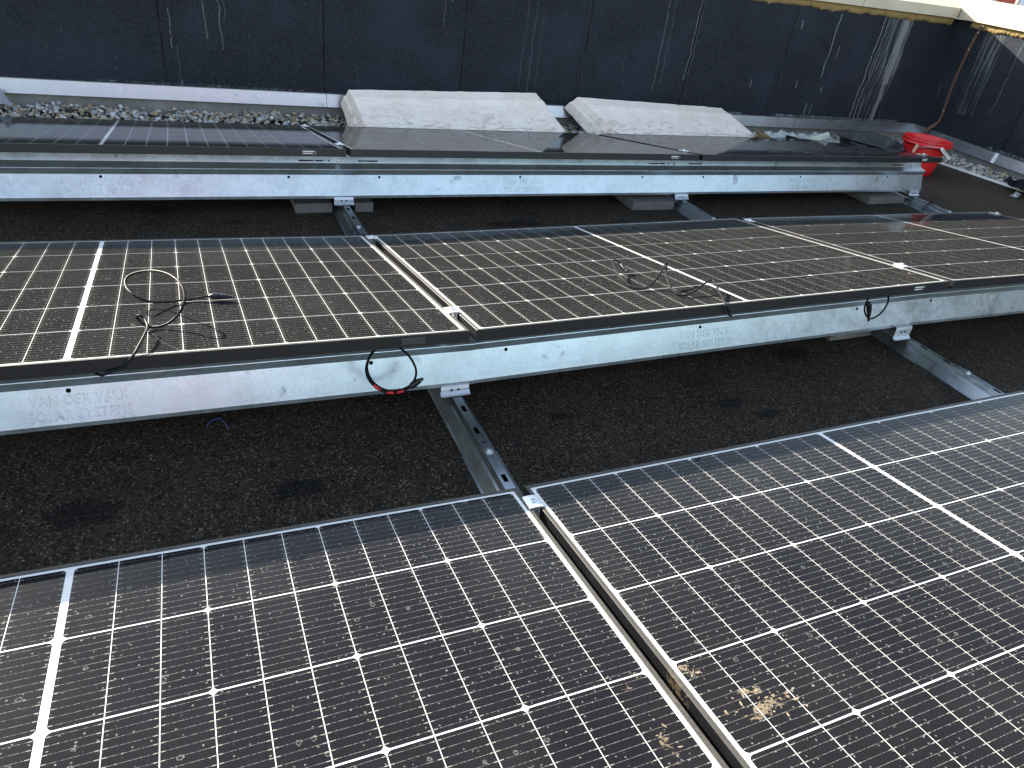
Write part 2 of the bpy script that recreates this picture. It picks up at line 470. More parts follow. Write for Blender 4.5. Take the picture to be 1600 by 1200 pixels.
M_CELL = make_cell_mat(); M_BACK = make_backsheet_mat(); M_FRAME = make_frame_mat()
M_PLATE = make_galv('galvanised_plate', (0.46, 0.515, 0.535), 0.30, 1.0, 2.0, 0.72)
M_RAIL = make_galv('galvanised_rail', (0.40, 0.435, 0.455), 0.32, 0.5)
M_FLASH = make_galv('aluminium_flashing', (0.42, 0.425, 0.44), 0.36, 0.6)
M_ALU = make_plain('clamp_aluminium', (0.80, 0.79, 0.76), 0.38, 0.5, 0.75, 0.08, 40)
M_ZINC = make_plain('zinc_bolt', (0.62, 0.64, 0.66), 0.35, 0.5, 0.9, 0.15, 60)
M_BRK = make_plain('bracket_aluminium', (0.50, 0.53, 0.58), 0.42, 0.5, 0.55, 0.08, 40, 0.25)
M_ROOF = make_roof_mat()
M_CONC = make_concrete('plinth_concrete', (0.27, 0.26, 0.24))
M_PAVER = make_concrete('paver_concrete', (0.17, 0.16, 0.145))
M_STONE = make_stone_mat(); M_COPING = make_coping_mat(); M_GRAVEL = make_gravel_mat()
M_CABLE = make_plain('black_cable', (0.009, 0.009, 0.010), 0.5, 0.10, 0, 0.2, 60)
M_CONN = make_plain('black_connector', (0.010, 0.010, 0.011), 0.4, 0.5, 0, 0.2, 60)
M_REDTAPE = make_plain('red_marking', (0.55, 0.015, 0.02), 0.4)
M_WHITE = make_plain('white_print', (0.70, 0.72, 0.74), 0.6)
M_STICK = make_plain('label_black', (0.020, 0.020, 0.022), 0.35)
M_RED = make_plain('red_bucket_plastic', (0.62, 0.012, 0.014), 0.42, 0.5, 0, 0.2, 14, 0.55, (0.42, 0.17, 0.14))
M_TUB = make_plain('black_tub_rubber', (0.022, 0.024, 0.027), 0.55, 0.4, 0, 0.3, 20, 0.5, (0.16, 0.16, 0.16))
M_HANDLE = make_plain('handle_white', (0.78, 0.77, 0.74), 0.5)
M_WOOD = make_plain('pale_wood', (0.52, 0.38, 0.22), 0.7, 0.3, 0, 0.2, 60)
M_STEELWIRE = make_plain('wire_steel', (0.45, 0.45, 0.46), 0.4, 0.5, 0.9)
M_FOAM = make_plain('expanded_foam', (0.25, 0.175, 0.070), 0.85, 0.3, 0, 0.45, 22, 0.5, (0.13, 0.085, 0.03), 0.6)
M_STRAP = make_plain('rusty_strap', (0.125, 0.072, 0.055), 0.6, 0.4, 0.3, 0.35, 25, 0.4, (0.06, 0.035, 0.03))
M_SHEET = make_plain('crumpled_sheeting', (0.42, 0.45, 0.42), 0.6, 0.4, 0, 0.25, 30, 0.3, (0.25, 0.25, 0.2))
M_SHARD = make_plain('grey_film', (0.24, 0.235, 0.26), 0.4)
M_PALEFOAM = make_plain('pale_insulation', (0.66, 0.66, 0.55), 0.8, 0.3, 0, 0.15, 30, 0.4, (0.4, 0.38, 0.28))
M_WOOL = make_plain('brown_insulation', (0.22, 0.16, 0.08), 0.95, 0.1, 0, 0.5, 60, 0.5, (0.07, 0.05, 0.03), 0.8)
M_CLOTH = make_plain('black_cloth', (0.010, 0.010, 0.013), 0.95, 0.2, 0, 0.3, 40)
M_TRIM = make_plain('edge_trim_metal', (0.86, 0.84, 0.78), 0.5, 0.5, 0.0, 0.08, 20, 0.15)
M_BLUE = make_plain('blue_plastic', (0.03, 0.06, 0.16), 0.4)
M_TAPE = make_plain('white_sealant', (0.70, 0.72, 0.74), 0.6)
M_BRICK = make_plain('red_brickwork', (0.30, 0.07, 0.05), 0.85, 0.3, 0, 0.25, 6)
M_REDTOWER = make_plain('red_reflection_tower', (0.62, 0.03, 0.03), 0.85, 0.3, 0, 0.2, 6)
M_PALE = make_plain('pale_render', (0.50, 0.54, 0.60), 0.8, 0.3, 0, 0.1, 3)
M_PANE = make_plain('window_pane', (0.35, 0.40, 0.45), 0.1, 0.6, 0)
M_GROUND = make_plain('far_ground', (0.10, 0.10, 0.09), 0.9, 0.2, 0, 0.3, 0.05)
BACK_LINES = [(-.60, .36, .56, .0045, .8), (-.575, .20, .38, .003, .55), (-.42, .42, .66, .0045, .8), (-.345, .37, .64, .005, .8), (-.32, .50, .75, .003, .5), (-.57, .165, .20, .012, .6),
              (.40, .22, .36, .0022, .4), (.92, .58, .80, .003, .6), (.96, .72, .9, .005, .7), (1.46, .26, .9, .0028, .40), (1.52, .24, .9, .004, .45), (1.57, .22, .74, .0025, .35),
              (2.47, .30, .96, .0045, .8), (2.52, .34, .96, .003, .6), (2.71, .38, .96, .006, .85), (2.735, .42, .96, .003, .7), (3.93, .47, .905, .0045, .95), (4.01, .60, .70, .005, .5), (3.60, .78, .84, .006, .7),
              (3.72, .38, .43, .005, .7), (3.98, .36, .40, .006, .6), (3.88, .19, .28, .006, .7), (3.93, .20, .27, .004, .6), (3.30, .36, .42, .005, .5), (4.36, .19, .92, .005, .9), (4.40, .19, .92, .004, .9), (1.9, .3, .5, .003, .4), (2.2, .4, .55, .003, .4)]
BACK_CL = [(4.385, 4.66, .19, .93, .50, .85), (4.545, 4.625, .45, .93, .12, .70), (4.565, 4.615, .17, .60, .30, .65), (3.6, 4.9, .168, .185, .48, .7), (-1.0, .1, .168, .178, .52, .5), (2.9, 3.3, .168, .182, .45, .6)]
RIGHT_LINES = [(.36, .62, .9, .006, .45), (.62, .4, .9, .004, .3), (.12, .4, .5, .004, .3)]
RIGHT_CL = [(.30, .48, .34, .92, .50, .42), (1.9, 2.2, .3, .9, .52, .4), (.7, 1.3, .17, .19, .5, .6)]
M_MEMB = make_membrane_mat('bitumen_membrane_back', [(a, b, c, d * (1.0 if a > 3 else .75), (e if a > 3 else e * .5)) for a, b, c, d, e in BACK_LINES], BACK_CL, [-1.5, -.65, .21, 1.06, 1.90, 2.72, 3.53, 4.40])
M_MEMR = make_membrane_mat('bitumen_membrane_right', RIGHT_LINES, RIGHT_CL, [.84, 1.68, 2.52, 3.36])

# ------------------------------------------------------------------ setting
bm = bmesh.new(); bmesh.ops.create_grid(bm, x_segments=2, y_segments=2, size=1)
me = bm_mesh(bm, 'roof')
o = link('roof', me, M_ROOF, kind='structure'); o.location = (-2.0, 0.0, ROOF); o.scale = (7.08, 4.8, 1)
me = box_mesh('ground', -900, 900, -900, 900, -0.5, 0)
o = link('ground', me, M_GROUND, kind='structure'); o.location = (0, 0, -12)

# ------------------------------------------------------------------ parapets
def foam_mesh(x0, x1, seed):
    bm = bmesh.new(); nx = int((x1 - x0) / 0.008); rows = []
    for i in range(nx + 1):
        x = x0 + (x1 - x0) * i / nx
        n1 = mnoise.noise((x * 9, seed, 0)); n2 = mnoise.noise((x * 38, seed, 3)); n3 = mnoise.noise((x * 2.1, seed, 8)); n4 = mnoise.noise((x * 70, seed, 5))
        low = 0.922 + 0.016 * n1 + 0.010 * n2 + 0.018 * n3 + 0.006 * n4
        if n1 + n2 * 0.5 > 0.62: low -= 0.045 * (n1 + n2 * 0.5 - 0.62) / 0.3
        low = min(low, 0.955); d = 0.022 + 0.010 * n2 + 0.006 * n1
        row = []
        for k in range(7):
            a = k / 6 * math.pi
            z = low + (0.972 - low) * (0.5 - 0.5 * math.cos(a)); y = -0.004 - d * math.sin(a) ** 0.8 * (0.7 + 0.3 * (k / 6)) + 0.004 * mnoise.noise((x * 60, k * 2.1, seed))
            row.append(bm.verts.new((x + 0.003 * mnoise.noise((x * 50, k, seed + 9)), y, z)))
        rows.append(row)
    for a, b in zip(rows, rows[1:]):
        for k in range(6): bm.faces.new((a[k], a[k + 1], b[k + 1], b[k]))
    return bm_mesh(bm, 'foam', True)

def make_parapet(loc, rotz, xa, xb, seams, memb, coping_polys, flash_joints, seed, label, foam_ranges):
    root = empty('parapet_wall', loc, (0, 0, rotz), label=label, cat='wall')
    link('wall_body', box_mesh('wall_body', xa, xb, 0.012, 0.36, -0.2, 0.965), M_CONC, root)
    link('plinth', box_mesh('plinth', xa, xb, 0.0, 0.011, -0.05, 0.120, 0.001), M_CONC, root)
    xs = [xa] + seams + [xb]
    for i in range(len(xs) - 1):
        bm = bmesh.new(); y = -0.004 - 0.003 * (i % 2)
        x0 = xs[i] - (0.0 if i == 0 else 0.03 * (i % 2)); x1 = xs[i + 1] + (0.03 * (i % 2) if i < len(xs) - 2 else 0)
        add_box(bm, x0, x1, y, 0.0118, 0.1525, 0.966)
        bevel(bm, 0.0014)
        link('membrane_sheet', bm_mesh(bm, 'membrane_sheet'), memb, root)
    fj = [xa] + flash_joints + [xb]
    for i in range(len(fj) - 1):
        bm = bmesh.new()
        prof = [(-0.0075, 0.171), (-0.020, 0.1675), (-0.020, 0.1635), (-0.037, 0.094), (-0.022, 0.0925)]
        add_sweep(bm, prof, fj[i] + 0.0015, fj[i + 1] - 0.0015)
        # a dent or two, as hammered by hand
        o = solid(link('flashing_strip', bm_mesh(bm, 'flashing_strip'), M_FLASH, root), 0.0015)
    for (a, b) in foam_ranges:
        link('foam_bead', foam_mesh(a, b, seed + a), M_FOAM, root)
    for poly in coping_polys:
        bm = bmesh.new(); add_prism(bm, poly, 0.972, 1.042); bevel(bm, 0.004, 2)
        for v in bm.verts:
            if v.co.z > 1.0: v.co.z += 0.16 * (v.co.y + 0.05)
        link('coping_stone', bm_mesh(bm, 'coping_stone'), M_COPING, root)
    return root

WY, WS = 4.65, -0.035
BROT = math.atan(WS); CX = 5.08; CYc = WY + WS * CX
blen = CX / math.cos(BROT)
cop = []
js = [-7.6, -6.4, -5.2, -4.0, -2.8, -1.6, -0.4, 0.8, 2.0, 3.2, 4.05]
for a, b in zip(js, js[1:]): cop.append(rect(a + 0.002, b - 0.002, -0.05, 0.42))
cop.append([(4.054, -0.05), (blen - 0.054, -0.05), (blen + 0.415, 0.42), (4.054, 0.42)])
make_parapet((0, WY, ROOF), BROT, -7.6, blen - 0.001, [-4.9, -4.05, -3.2, -2.35, -1.5, -.65, .21, 1.06, 1.90, 2.72, 3.53, 4.40], M_MEMB, cop, [-5.8, -2.78, .22, 3.80, blen - 0.03], 3.0,
             'long black bitumen-clad parapet wall behind the back panel row', [(-7.5, 0.5), (0.9, blen - 0.05)])
copr = [[(0.0505 - 0.0, -0.05), (-0.415, 0.42), (0.85, 0.42), (0.85, -0.05)]]
js = [0.854, 2.05, 3.25, 4.45, 5.65, 6.85, 8.05]
for a, b in zip(js, js[1:]): copr.append(rect(a + 0.002, b - 0.002, -0.05, 0.42))
rp = make_parapet((CX, CYc, ROOF), -math.pi / 2, 0.0, 8.0, [.84, 1.68, 2.52, 3.36, 4.2, 5.04, 5.9, 6.7], M_MEMR, copr, [.28, .83, 2.9, 5.0], 21.0,
                  'short black parapet wall on the right with a brown strap and sunlit coping', [(0.16, 7.9)])
# sealant smear over a flashing joint on the right wall
bm = bmesh.new()
add_sweep(bm, [(-0.0225, 0.1675), (-0.0235, 0.160), (-0.0395, 0.096), (-0.037, 0.093)], 0.815, 0.845)
solid(link('sealant_patch', bm_mesh(bm, 'sealant_patch'), M_TAPE, rp), 0.001)

# rusty strap on the right wall
pts = [(5.045, 4.20, .632), (5.052, 4.212, .60), (5.066, 4.235, .55), (5.068, 4.25, .42), (5.068, 4.254, .205), (5.068, 4.240, .05), (5.066, 4.231, -.061), (5.060, 4.25, -.115), (5.036, 4.270, -.150), (5.02, 4.285, -.20), (5.0, 4.31, -.26), (4.99, 4.33, -.315)]
sp = catmull(pts, 5); bm = bmesh.new(); rows = []
for i, p in enumerate(sp):
    d = (sp[min(i + 1, len(sp) - 1)] - sp[max(i - 1, 0)]).normalized(); sd = d.cross(Vector((1, 0, 0.15))).normalized()
    nn = sd.cross(d).normalized()
    rows.append([bm.verts.new(p + sd * a * 0.012 + nn * b * 0.0016) for a, b in ((-1, -1), (1, -1), (1, 1), (-1, 1))])
for a, b in zip(rows, rows[1:]):
    for k in range(4): bm.faces.new((a[k], a[(k + 1) % 4], b[(k + 1) % 4], b[k]))
bm.faces.new(rows[0]); bm.faces.new(rows[-1][::-1])
st = link('earthing_strap', bm_mesh(bm, 'earthing_strap'), M_STRAP, label='brown flat metal strap running down the right parapet behind the red bucket', cat='strap')
for i in (8, 14, 27):
    bm = bmesh.new(); lathe(bm, [(0.0001, 0.004), (0.003, 0.0036), (0.0045, 0.002), (0.005, 0.0)], 10)
    p = sp[i]
    link('nail', bm_mesh(bm, 'nail', True), M_ZINC, st, (p.x - 0.002, p.y, p.z), (0, -math.pi / 2, 0))

# ------------------------------------------------------------------ gravel
def ico():
    b = bmesh.new(); bmesh.ops.create_icosphere(b, subdivisions=2, radius=1.0)
    b.verts.ensure_lookup_table()
    v = np.array([x.co[:] for x in b.verts]); f = np.array([[q.index for q in p.verts] for p in b.faces]); b.free(); return v, f
IV, IF = ico()
def gravel(name, pts, sizes, label, seed):
    g = np.random.default_rng(seed); V = []; F = []
    for i, (p, s) in enumerate(zip(pts, sizes)):
        sc = np.array([1.0, g.uniform(.55, .95), g.uniform(.40, .75)]) * s * g.choice([1.0, 1.0, 1.15, .75])
        v = IV.copy()
        for k in range(3):
            ax = g.normal(size=3); ax /= np.linalg.norm(ax); cut = g.uniform(.55, .85)
            dd = v @ ax; m_ = dd > cut; v[m_] -= np.outer(dd[m_] - cut, ax) * 0.8
        v = v * (1 + 0.10 * np.sin(v @ g.normal(size=3) * 3 + g.uniform(0, 6)))[:, None] * sc
        e = Euler((g.uniform(-.7, .7), g.uniform(-.7, .7), g.uniform(0, 6.28))).to_matrix()
        V.append(v @ np.array(e).T + p); F.append(IF + i * len(IV))
    me = bpy.data.meshes.new(name); me.from_pydata(np.concatenate(V).tolist(), [], np.concatenate(F).tolist()); me.update()
    for f in me.polygons: f.use_smooth = True
    return link(name, me, M_GRAVEL, kind='stuff', label=label, cat='gravel')
pts = []; sz = []
for i in range(6200):
    x = rng.uniform(-2.2, 5.0); y0 = 4.16; y1 = WY + WS * x - 0.012
    y = rng.uniform(y0, y1); s = rng.uniform(.008, .018)
    lay = rng.uniform(0, 1)
    pts.append((x, y, ROOF + 0.010 + 0.034 * lay + 0.014 * max(0, mnoise.noise((x * 3, y * 5, 1))))); sz.append(s)
gravel('gravel', np.array(pts), sz, 'multicoloured river gravel strip along the foot of the back parapet', 5)
pts = []; sz = []
for i in range(1900):
    y = rng.uniform(1.2, 4.2); x0 = 4.90 + (3.65 - y) * 0.165; x0 = min(x0, 5.0); x1 = 5.066
    x = rng.uniform(x0 + 0.012, x1); s = rng.uniform(.010, .025)
    pts.append((x, y, ROOF + 0.008 + 0.042 * rng.uniform(0, 1) * min(1, (x - x0) / .06))); sz.append(s)
gravel('gravel', np.array(pts), sz, 'grey gravel strip along the foot of the right parapet', 6)
# metal edge trim that holds the gravel back
bm = bmesh.new()
ya, yb = 4.12, 1.2
def tx(y): return 4.855 + (3.88 - y) * 0.165 if y > 3.1 else 4.9837 + (3.1 - y) * 0.01
prev = None
for y in [4.12, 3.8, 3.5, 3.3, 3.1, 2.6, 2.0, 1.2]:
    x = tx(y)
    r = [bm.verts.new((x + a, y, ROOF + b)) for a, b in ((0.0, 0.0), (0.0, 0.016), (0.009, 0.016), (0.009, 0.0))]
    if prev:
        for k in range(4): bm.faces.new((prev[k], prev[(k + 1) % 4], r[(k + 1) % 4], r[k]))
    else: bm.faces.new(r[::-1])
    prev = r
bm.faces.new(prev)
link('edge_trim', bm_mesh(bm, 'edge_trim'), M_TRIM, label='thin pale metal edging strip between the roof and the right gravel', cat='edging')

# ------------------------------------------------------------------ solar panels
def cell_mesh(ch_l, ch_r):
    w, h, c, z = CELL_W / 2, CELL_H / 2, 0.0068, 0.0005
    out = []
    def corner(sx, sy, ch):
        if not ch: return [(sx * w, sy * h)]
        p = []
        for k in range(4):
            a = math.pi / 2 * k / 3
            p.append((sx * (w - c + c * (0.62 * math.sin(a) + 0.38 * (k / 3))), sy * (h - c + c * (0.62 * math.cos(a) + 0.38 * (1 - k / 3)))))
        return p
    out += corner(1, 1, ch_r) + corner(1, -1, ch_r)[::-1] + corner(-1, -1, ch_l) + corner(-1, 1, ch_l)[::-1]
    bm = bmesh.new(); add_prism(bm, out, 0.0, z)
    return bm_mesh(bm, 'cell')
CELLS = [cell_mesh(True, False), cell_mesh(False, False), cell_mesh(False, True)]
LIP = 0.0095
def frame_mesh():
    bm = bmesh.new()
    def ring(z, i):
        return [(i, i, z), (L - i, i, z), (L - i, W - i, z), (i, W - i, z)]
    secs = [(-TH, 0.026), (-TH, 0.0), (-0.0006, 0.0), (0.0, 0.0006), (0.0, LIP - .0004), (-0.0004, LIP), (-0.0022, LIP)]
    inner = [(-TH + .0015, 0.026), (-TH + .0015, 0.0015), (-0.006, 0.0015), (-0.006, LIP)]
    def strip(secs):
        prev = None
        for z, i in secs:
            r = [bm.verts.new(p) for p in ring(z, i)]
            if prev:
                for k in range(4): bm.faces.new((prev[k], prev[(k + 1) % 4], r[(k + 1) % 4], r[k]))
            prev = r
    strip(secs); strip(inner)
    return bm_mesh(bm, 'frame')
FRAME_ME = frame_mesh()
BACK_ME = box_mesh('back_sheet', LIP - .001, L - LIP + .001, LIP - .001, W - LIP + .001, -0.0055, -0.0016)
STICK_ME = box_mesh('serial_label', 0, 0.060, -0.0006, 0.0, -0.024, -0.006)
bm = bmesh.new()
for z0, z1, a, b in ((-0.012, -0.0085, 0.006, 0.050), (-0.019, -0.0165, 0.006, 0.044)):
    x = a
    while x < b:
        wv = random.uniform(.002, .0055); add_box(bm, x, min(x + wv, b), -0.0009, -0.0005, z0, z1); x += wv + 0.0009
PRINT_ME = bm_mesh(bm, 'print')
def panel_matrix(r, p):
    i = p
    z0, z1 = DZ[r][i], DZ[r][i + 1]; y0, y1 = DY[r][i], DY[r][i + 1]
    u0 = (p - 1) * LP
    t = TILT + DT[r]
    Mr = Matrix.Rotation(math.atan2(y1 - y0, LP), 4, 'Z') @ Matrix.Rotation(-math.atan2(z1 - z0, LP), 4, 'Y') @ Matrix.Rotation(-t, 4, 'X')
    org = Vector((X0[r] + u0, PITCH * r + y0, z0))
    return Matrix.Translation(org) @ Mr @ Matrix.Translation((GAP / 2, 0, 0))
def seam_matrix(r, s):
    """frame at a seam line (s = 0 left end, 1, 2, 3); x across, y down the slope"""
    p = min(s, 2)
    m = panel_matrix(r, p)
    return m @ Matrix.Translation((-GAP / 2 if s <= 2 else LP - GAP / 2, 0, 0))
PANELS = [(0, 0, 'large front solar panel left of the near seam, cells in full view'),
          (0, 1, 'front solar panel right of the near seam with tan mud splashes'),
          (1, 0, 'middle row solar panel with a single big black cable loop lying on it'),
          (1, 1, 'middle row solar panel with a wavy black cable across its centre strip'),
          (1, 2, 'middle row solar panel at the right edge, beyond the second seam'),
          (2, 0, 'back row solar panel directly in front of the gravel strip'),
          (2, 1, 'back row solar panel between the two seams mirroring the first white slab'),
          (2, 2, 'back row solar panel beside the red bucket')]
cell_proto = None
for (r, p, lab) in PANELS:
    root = empty('solar_panel', label=lab, cat='solar panel', group='solar panels in three rows')
    root.matrix_world = panel_matrix(r, p)
    link('frame', FRAME_ME, M_FRAME, root)
    link('back_sheet', BACK_ME, M_BACK, root)
    sl = link('serial_label', STICK_ME, M_STICK, root, (1.585, 0, 0)); 
    if (r, p) != (1, 0): link('print', PRINT_ME, M_WHITE, sl)
    for j in range(6):
        y = W / 2 + (j - 2.5) * PV
        for s in (-1, 1):
            for k in range(12):
                x = L / 2 + s * (SH + (k + 0.5) * PU)
                kk = k % 3 if s > 0 else 2 - k % 3
                link('cell', CELLS[kk], M_CELL, root, (x, y, -0.0016))

# ------------------------------------------------------------------ clamps
def clamp_meshes():
    bm = bmesh.new()
    prof = []
    # crowned top plate bent over both frames
    nx = 6; xs = [(-0.017 + 0.034 * i / nx) for i in range(nx + 1)]
    def zc(x): return 0.0052 - 0.0018 * (abs(x) / 0.017) ** 2.2
    top = [bm.verts.new((x, y, zc(x))) for y in (-0.023, 0.023) for x in xs]
    bot = [bm.verts.new((x, y, zc(x) - 0.003)) for y in (-0.023, 0.023) for x in xs]
    n = nx + 1
    for i in range(nx):
        bm.faces.new((top[i], top[i + 1], top[n + i + 1], top[n + i])); bm.faces.new((bot[i], bot[n + i], bot[n + i + 1], bot[i + 1]))
        bm.faces.new((top[i], bot[i], bot[i + 1], top[i + 1])); bm.faces.new((top[n + i], top[n + i + 1], bot[n + i + 1], bot[n + i]))
    bm.faces.new((top[0], top[n], bot[n], bot[0])); bm.faces.new((top[nx], bot[nx], bot[n + nx], top[n + nx]))
    for s in (-1, 1): add_box(bm, s * 0.0072 - 0.0012, s * 0.0072 + 0.0012, -0.0225, 0.0225, -0.030, 0.0019)
    body = bm_mesh(bm, 'clamp_body')
    bm = bmesh.new(); lathe(bm, [(0.0001, 0.0022), (0.0022, 0.0022), (0.0024, 0.0055), (0.0055, 0.0058), (0.0065, 0.004), (0.0065, 0.0)], 12)
    return body, bm_mesh(bm, 'bolt')
CL_B, CL_S = clamp_meshes()
def end_clamp_mesh():
    bm = bmesh.new()
    add_box(bm, -0.019, 0.004, -0.03, 0.03, 0.0006, 0.0040); add_box(bm, 0.0022, 0.0052, -0.03, 0.03, -0.034, 0.0038); add_box(bm, 0.005, 0.026, -0.03, 0.03, -0.034, -0.031)
    return bm_mesh(bm, 'clamp_body')
CL_E = end_clamp_mesh()
CLAMPS = [(0, 1, 0.068, 'clamp across the near seam at the far edge of the front row'),
          (0, 1, 1.0, None),
          (1, 1, 0.052, 'clamp at the far end of the seam left of the wavy cable, middle row'),
          (1, 1, 0.971, 'clamp near the front end of the seam left of the wavy cable, middle row'),
          (1, 2, 0.075, 'clamp at the far end of the seam right of the wavy cable, middle row'),
          (1, 2, 0.925, 'clamp near the front end of the seam right of the wavy cable, middle row'),
          (1, 3, 0.06, 'end clamp on the outer right edge of the middle row'),
          (2, 1, 0.05, 'clamp at the far end of the back row seam left of the first white slab'),
          (2, 1, 0.956, 'clamp near the front end of the back row seam left of the first white slab'),
          (2, 2, 0.05, 'clamp at the far end of the back row seam below the second white slab'),
          (2, 2, 0.981, 'clamp near the front end of the back row seam below the second white slab'),
          (2, 3, 0.991, 'end clamp on the back row panel in front of the red bucket')]
for (r, s, v, lab) in CLAMPS:
    if lab is None: continue
    root = empty('module_clamp', label=lab, cat='clamp', group='metal clamps holding the panels')
    root.matrix_world = seam_matrix(r, s) @ Matrix.Translation((0 if s < 3 else -GAP / 2, W - v, 0)) @ Matrix.Rotation(random.uniform(-.05, .05), 4, 'Z')
    link('clamp_body', CL_B if s < 3 else CL_E, M_ALU, root)
    link('bolt', CL_S, M_ZINC, root, (0.001 if s < 3 else 0.012, 0, 0.0045 if s < 3 else 0.0035))

# ------------------------------------------------------------------ back plates (wind deflectors)
def text_mesh():
    cu = bpy.data.curves.new('lettering', 'FONT'); cu.body = 'VAN DER VALK\nSOLAR SYSTEMS'
    cu.size = 0.0265; cu.space_line = 1.05; cu.space_character = 1.12; cu.align_x = 'CENTER'; cu.extrude = 0.0002; cu.bevel_depth = 0.0004; cu.bevel_resolution = 1; cu.offset = -0.0003
    cu.resolution_u = 3
    o = bpy.data.objects.new('lettering', cu); COL.objects.link(o)
    dg = bpy.context.evaluated_depsgraph_get(); me = bpy.data.meshes.new_from_object(o.evaluated_get(dg))
    bpy.data.objects.remove(o); bpy.data.curves.remove(cu)
    xs = [v.co.x for v in me.vertices]; ys = [v.co.y for v in me.vertices]
    cx, cy = (min(xs) + max(xs)) / 2, (min(ys) + max(ys)) / 2; k = 0.208 / (max(xs) - min(xs))
    ky = 0.060 / (max(ys) - min(ys))
    for v in me.vertices: v.co.x = (v.co.x - cx) * k; v.co.y = (v.co.y - cy) * ky
    return me
TEXT_ME = text_mesh()
A_TOP, A_LED, A_TIP, A_DROP, A_FACE, A_LIP = (.203, -.070), (.185, -.1155), (.140, -.1285), (.150, -.155), (.118, -.237), (.118, -.248)
def plate(r, xa, xb, label, first=False, last=False):
    lx = xb - xa
    j = 0 if xa < -0.5 else (1 if xa < 1.0 else 2)
    def dzz(x): return float(np.interp(x / LP + 1, [0, 1, 2, 3], DZ[r]))
    def dyy(x): return float(np.interp(x / LP + 1, [0, 1, 2, 3], DY[r]))
    root = empty('wind_deflector', (xa, PITCH * r + dyy(xa) - 0.0016 * (2 - j), dzz(xa)), (0, -math.atan2(dzz(xb) - dzz(xa), lx), math.atan2(dyy(xb) - dyy(xa), lx)), label=label, cat='metal plate', group='galvanised plates under the panel edges')
    def seg(a, b): return lambda u, v: (u, a[0] + (b[0] - a[0]) * v, a[1] + (b[1] - a[1]) * v)
    fl = math.dist(A_DROP, A_FACE); ul = math.dist(A_TOP, A_LED)
    def unit(poly, h): return [(x, y / h) for x, y in poly]
    ov = 0.0
    bm = bmesh.new()
    x1 = lx + 0.006
    # sloped upper face with fixing slots near both ends
    hu = [unit(slot(c, ul * 0.80, l, 0.0055), ul) for c, l in ((.010 + .018, .030), (.072, .062), (lx - .21, .064), (lx - .155, .034))] + [unit(circle(lx - .115, ul * .80, .004, 8), ul)]
    holed(bm, [(0, 0), (x1, 0), (x1, 1), (0, 1)], hu, seg(A_TOP, A_LED))
    add_sweep(bm, [A_LED, (A_TIP[0] + .0004, A_TIP[1] + .0003), (A_TIP[0] - .0003, A_TIP[1] - .0012), A_DROP], 0, x1)
    hf = [unit(circle(c, fl * 0.11, .0056, 12), fl) for c in (.10, .79, 1.49) if c < lx - .05]
    holed(bm, [(0, 0), (x1, 0), (x1, 1), (0, 1)], hf, seg(A_DROP, A_FACE))
    add_sweep(bm, [A_FACE, A_LIP, (A_LIP[0] + 0.015, A_LIP[1] - 0.002)], 0, x1)
    bmesh.ops.remove_doubles(bm, verts=bm.verts, dist=0.0003)
    o = link('plate', bm_mesh(bm, 'plate', recalc=True), M_PLATE, root); solid(o, 0.0012)
    # pressed lettering
    ang = math.atan2(A_FACE[1] - A_DROP[1], A_FACE[0] - A_DROP[0])      # direction down the face in (y,z)
    dn = Vector((0, A_FACE[0] - A_DROP[0], A_FACE[1] - A_DROP[1])).normalized(); nrm = Vector((1, 0, 0)).cross(dn * -1).normalized()
    c = Vector((0.81, A_DROP[0], A_DROP[1])) + dn * fl * 0.555 + nrm * 0.0007
    M4 = Matrix(((1, 0, nrm.x, c.x), (0, -dn.y, nrm.y, c.y), (0, -dn.z, nrm.z, c.z), (0, 0, 0, 1)))
    t = link('pressed_lettering', TEXT_ME, M_PLATE, root); t.matrix_local = M4
    # screw between the slots
    dn2 = Vector((0, A_LED[0] - A_TOP[0], A_LED[1] - A_TOP[1])).normalized(); n2 = Vector((1, 0, 0)).cross(dn2 * -1).normalized()
    cs = Vector((lx - .075, A_TOP[0], A_TOP[1])) + dn2 * ul * 0.80 + n2 * 0.001
    s_ = link('screw', CL_S, M_ZINC, root); s_.matrix_local = Matrix(((1, 0, n2.x, cs.x), (0, -dn2.y, n2.y, cs.y), (0, -dn2.z, n2.z, cs.z), (0, 0, 0, 1)))
    return root
PJ = [-1.705, 0.075, 1.855, 3.645]
plate(1, PJ[0], PJ[1], 'galvanised plate under the middle row, left piece with large pressed lettering')
plate(1, PJ[1], PJ[2], 'galvanised plate under the middle row between its two visible joints')
plate(1, PJ[2], PJ[3], 'galvanised plate under the middle row at the right picture edge')
plate(2, PJ[0], PJ[1], 'galvanised plate under the back row, left piece')
plate(2, PJ[1], PJ[2], 'galvanised plate under the back row, in front of the first white slab')
plate(2, PJ[2], PJ[3], 'galvanised plate under the back row, right piece ending at the red bucket')

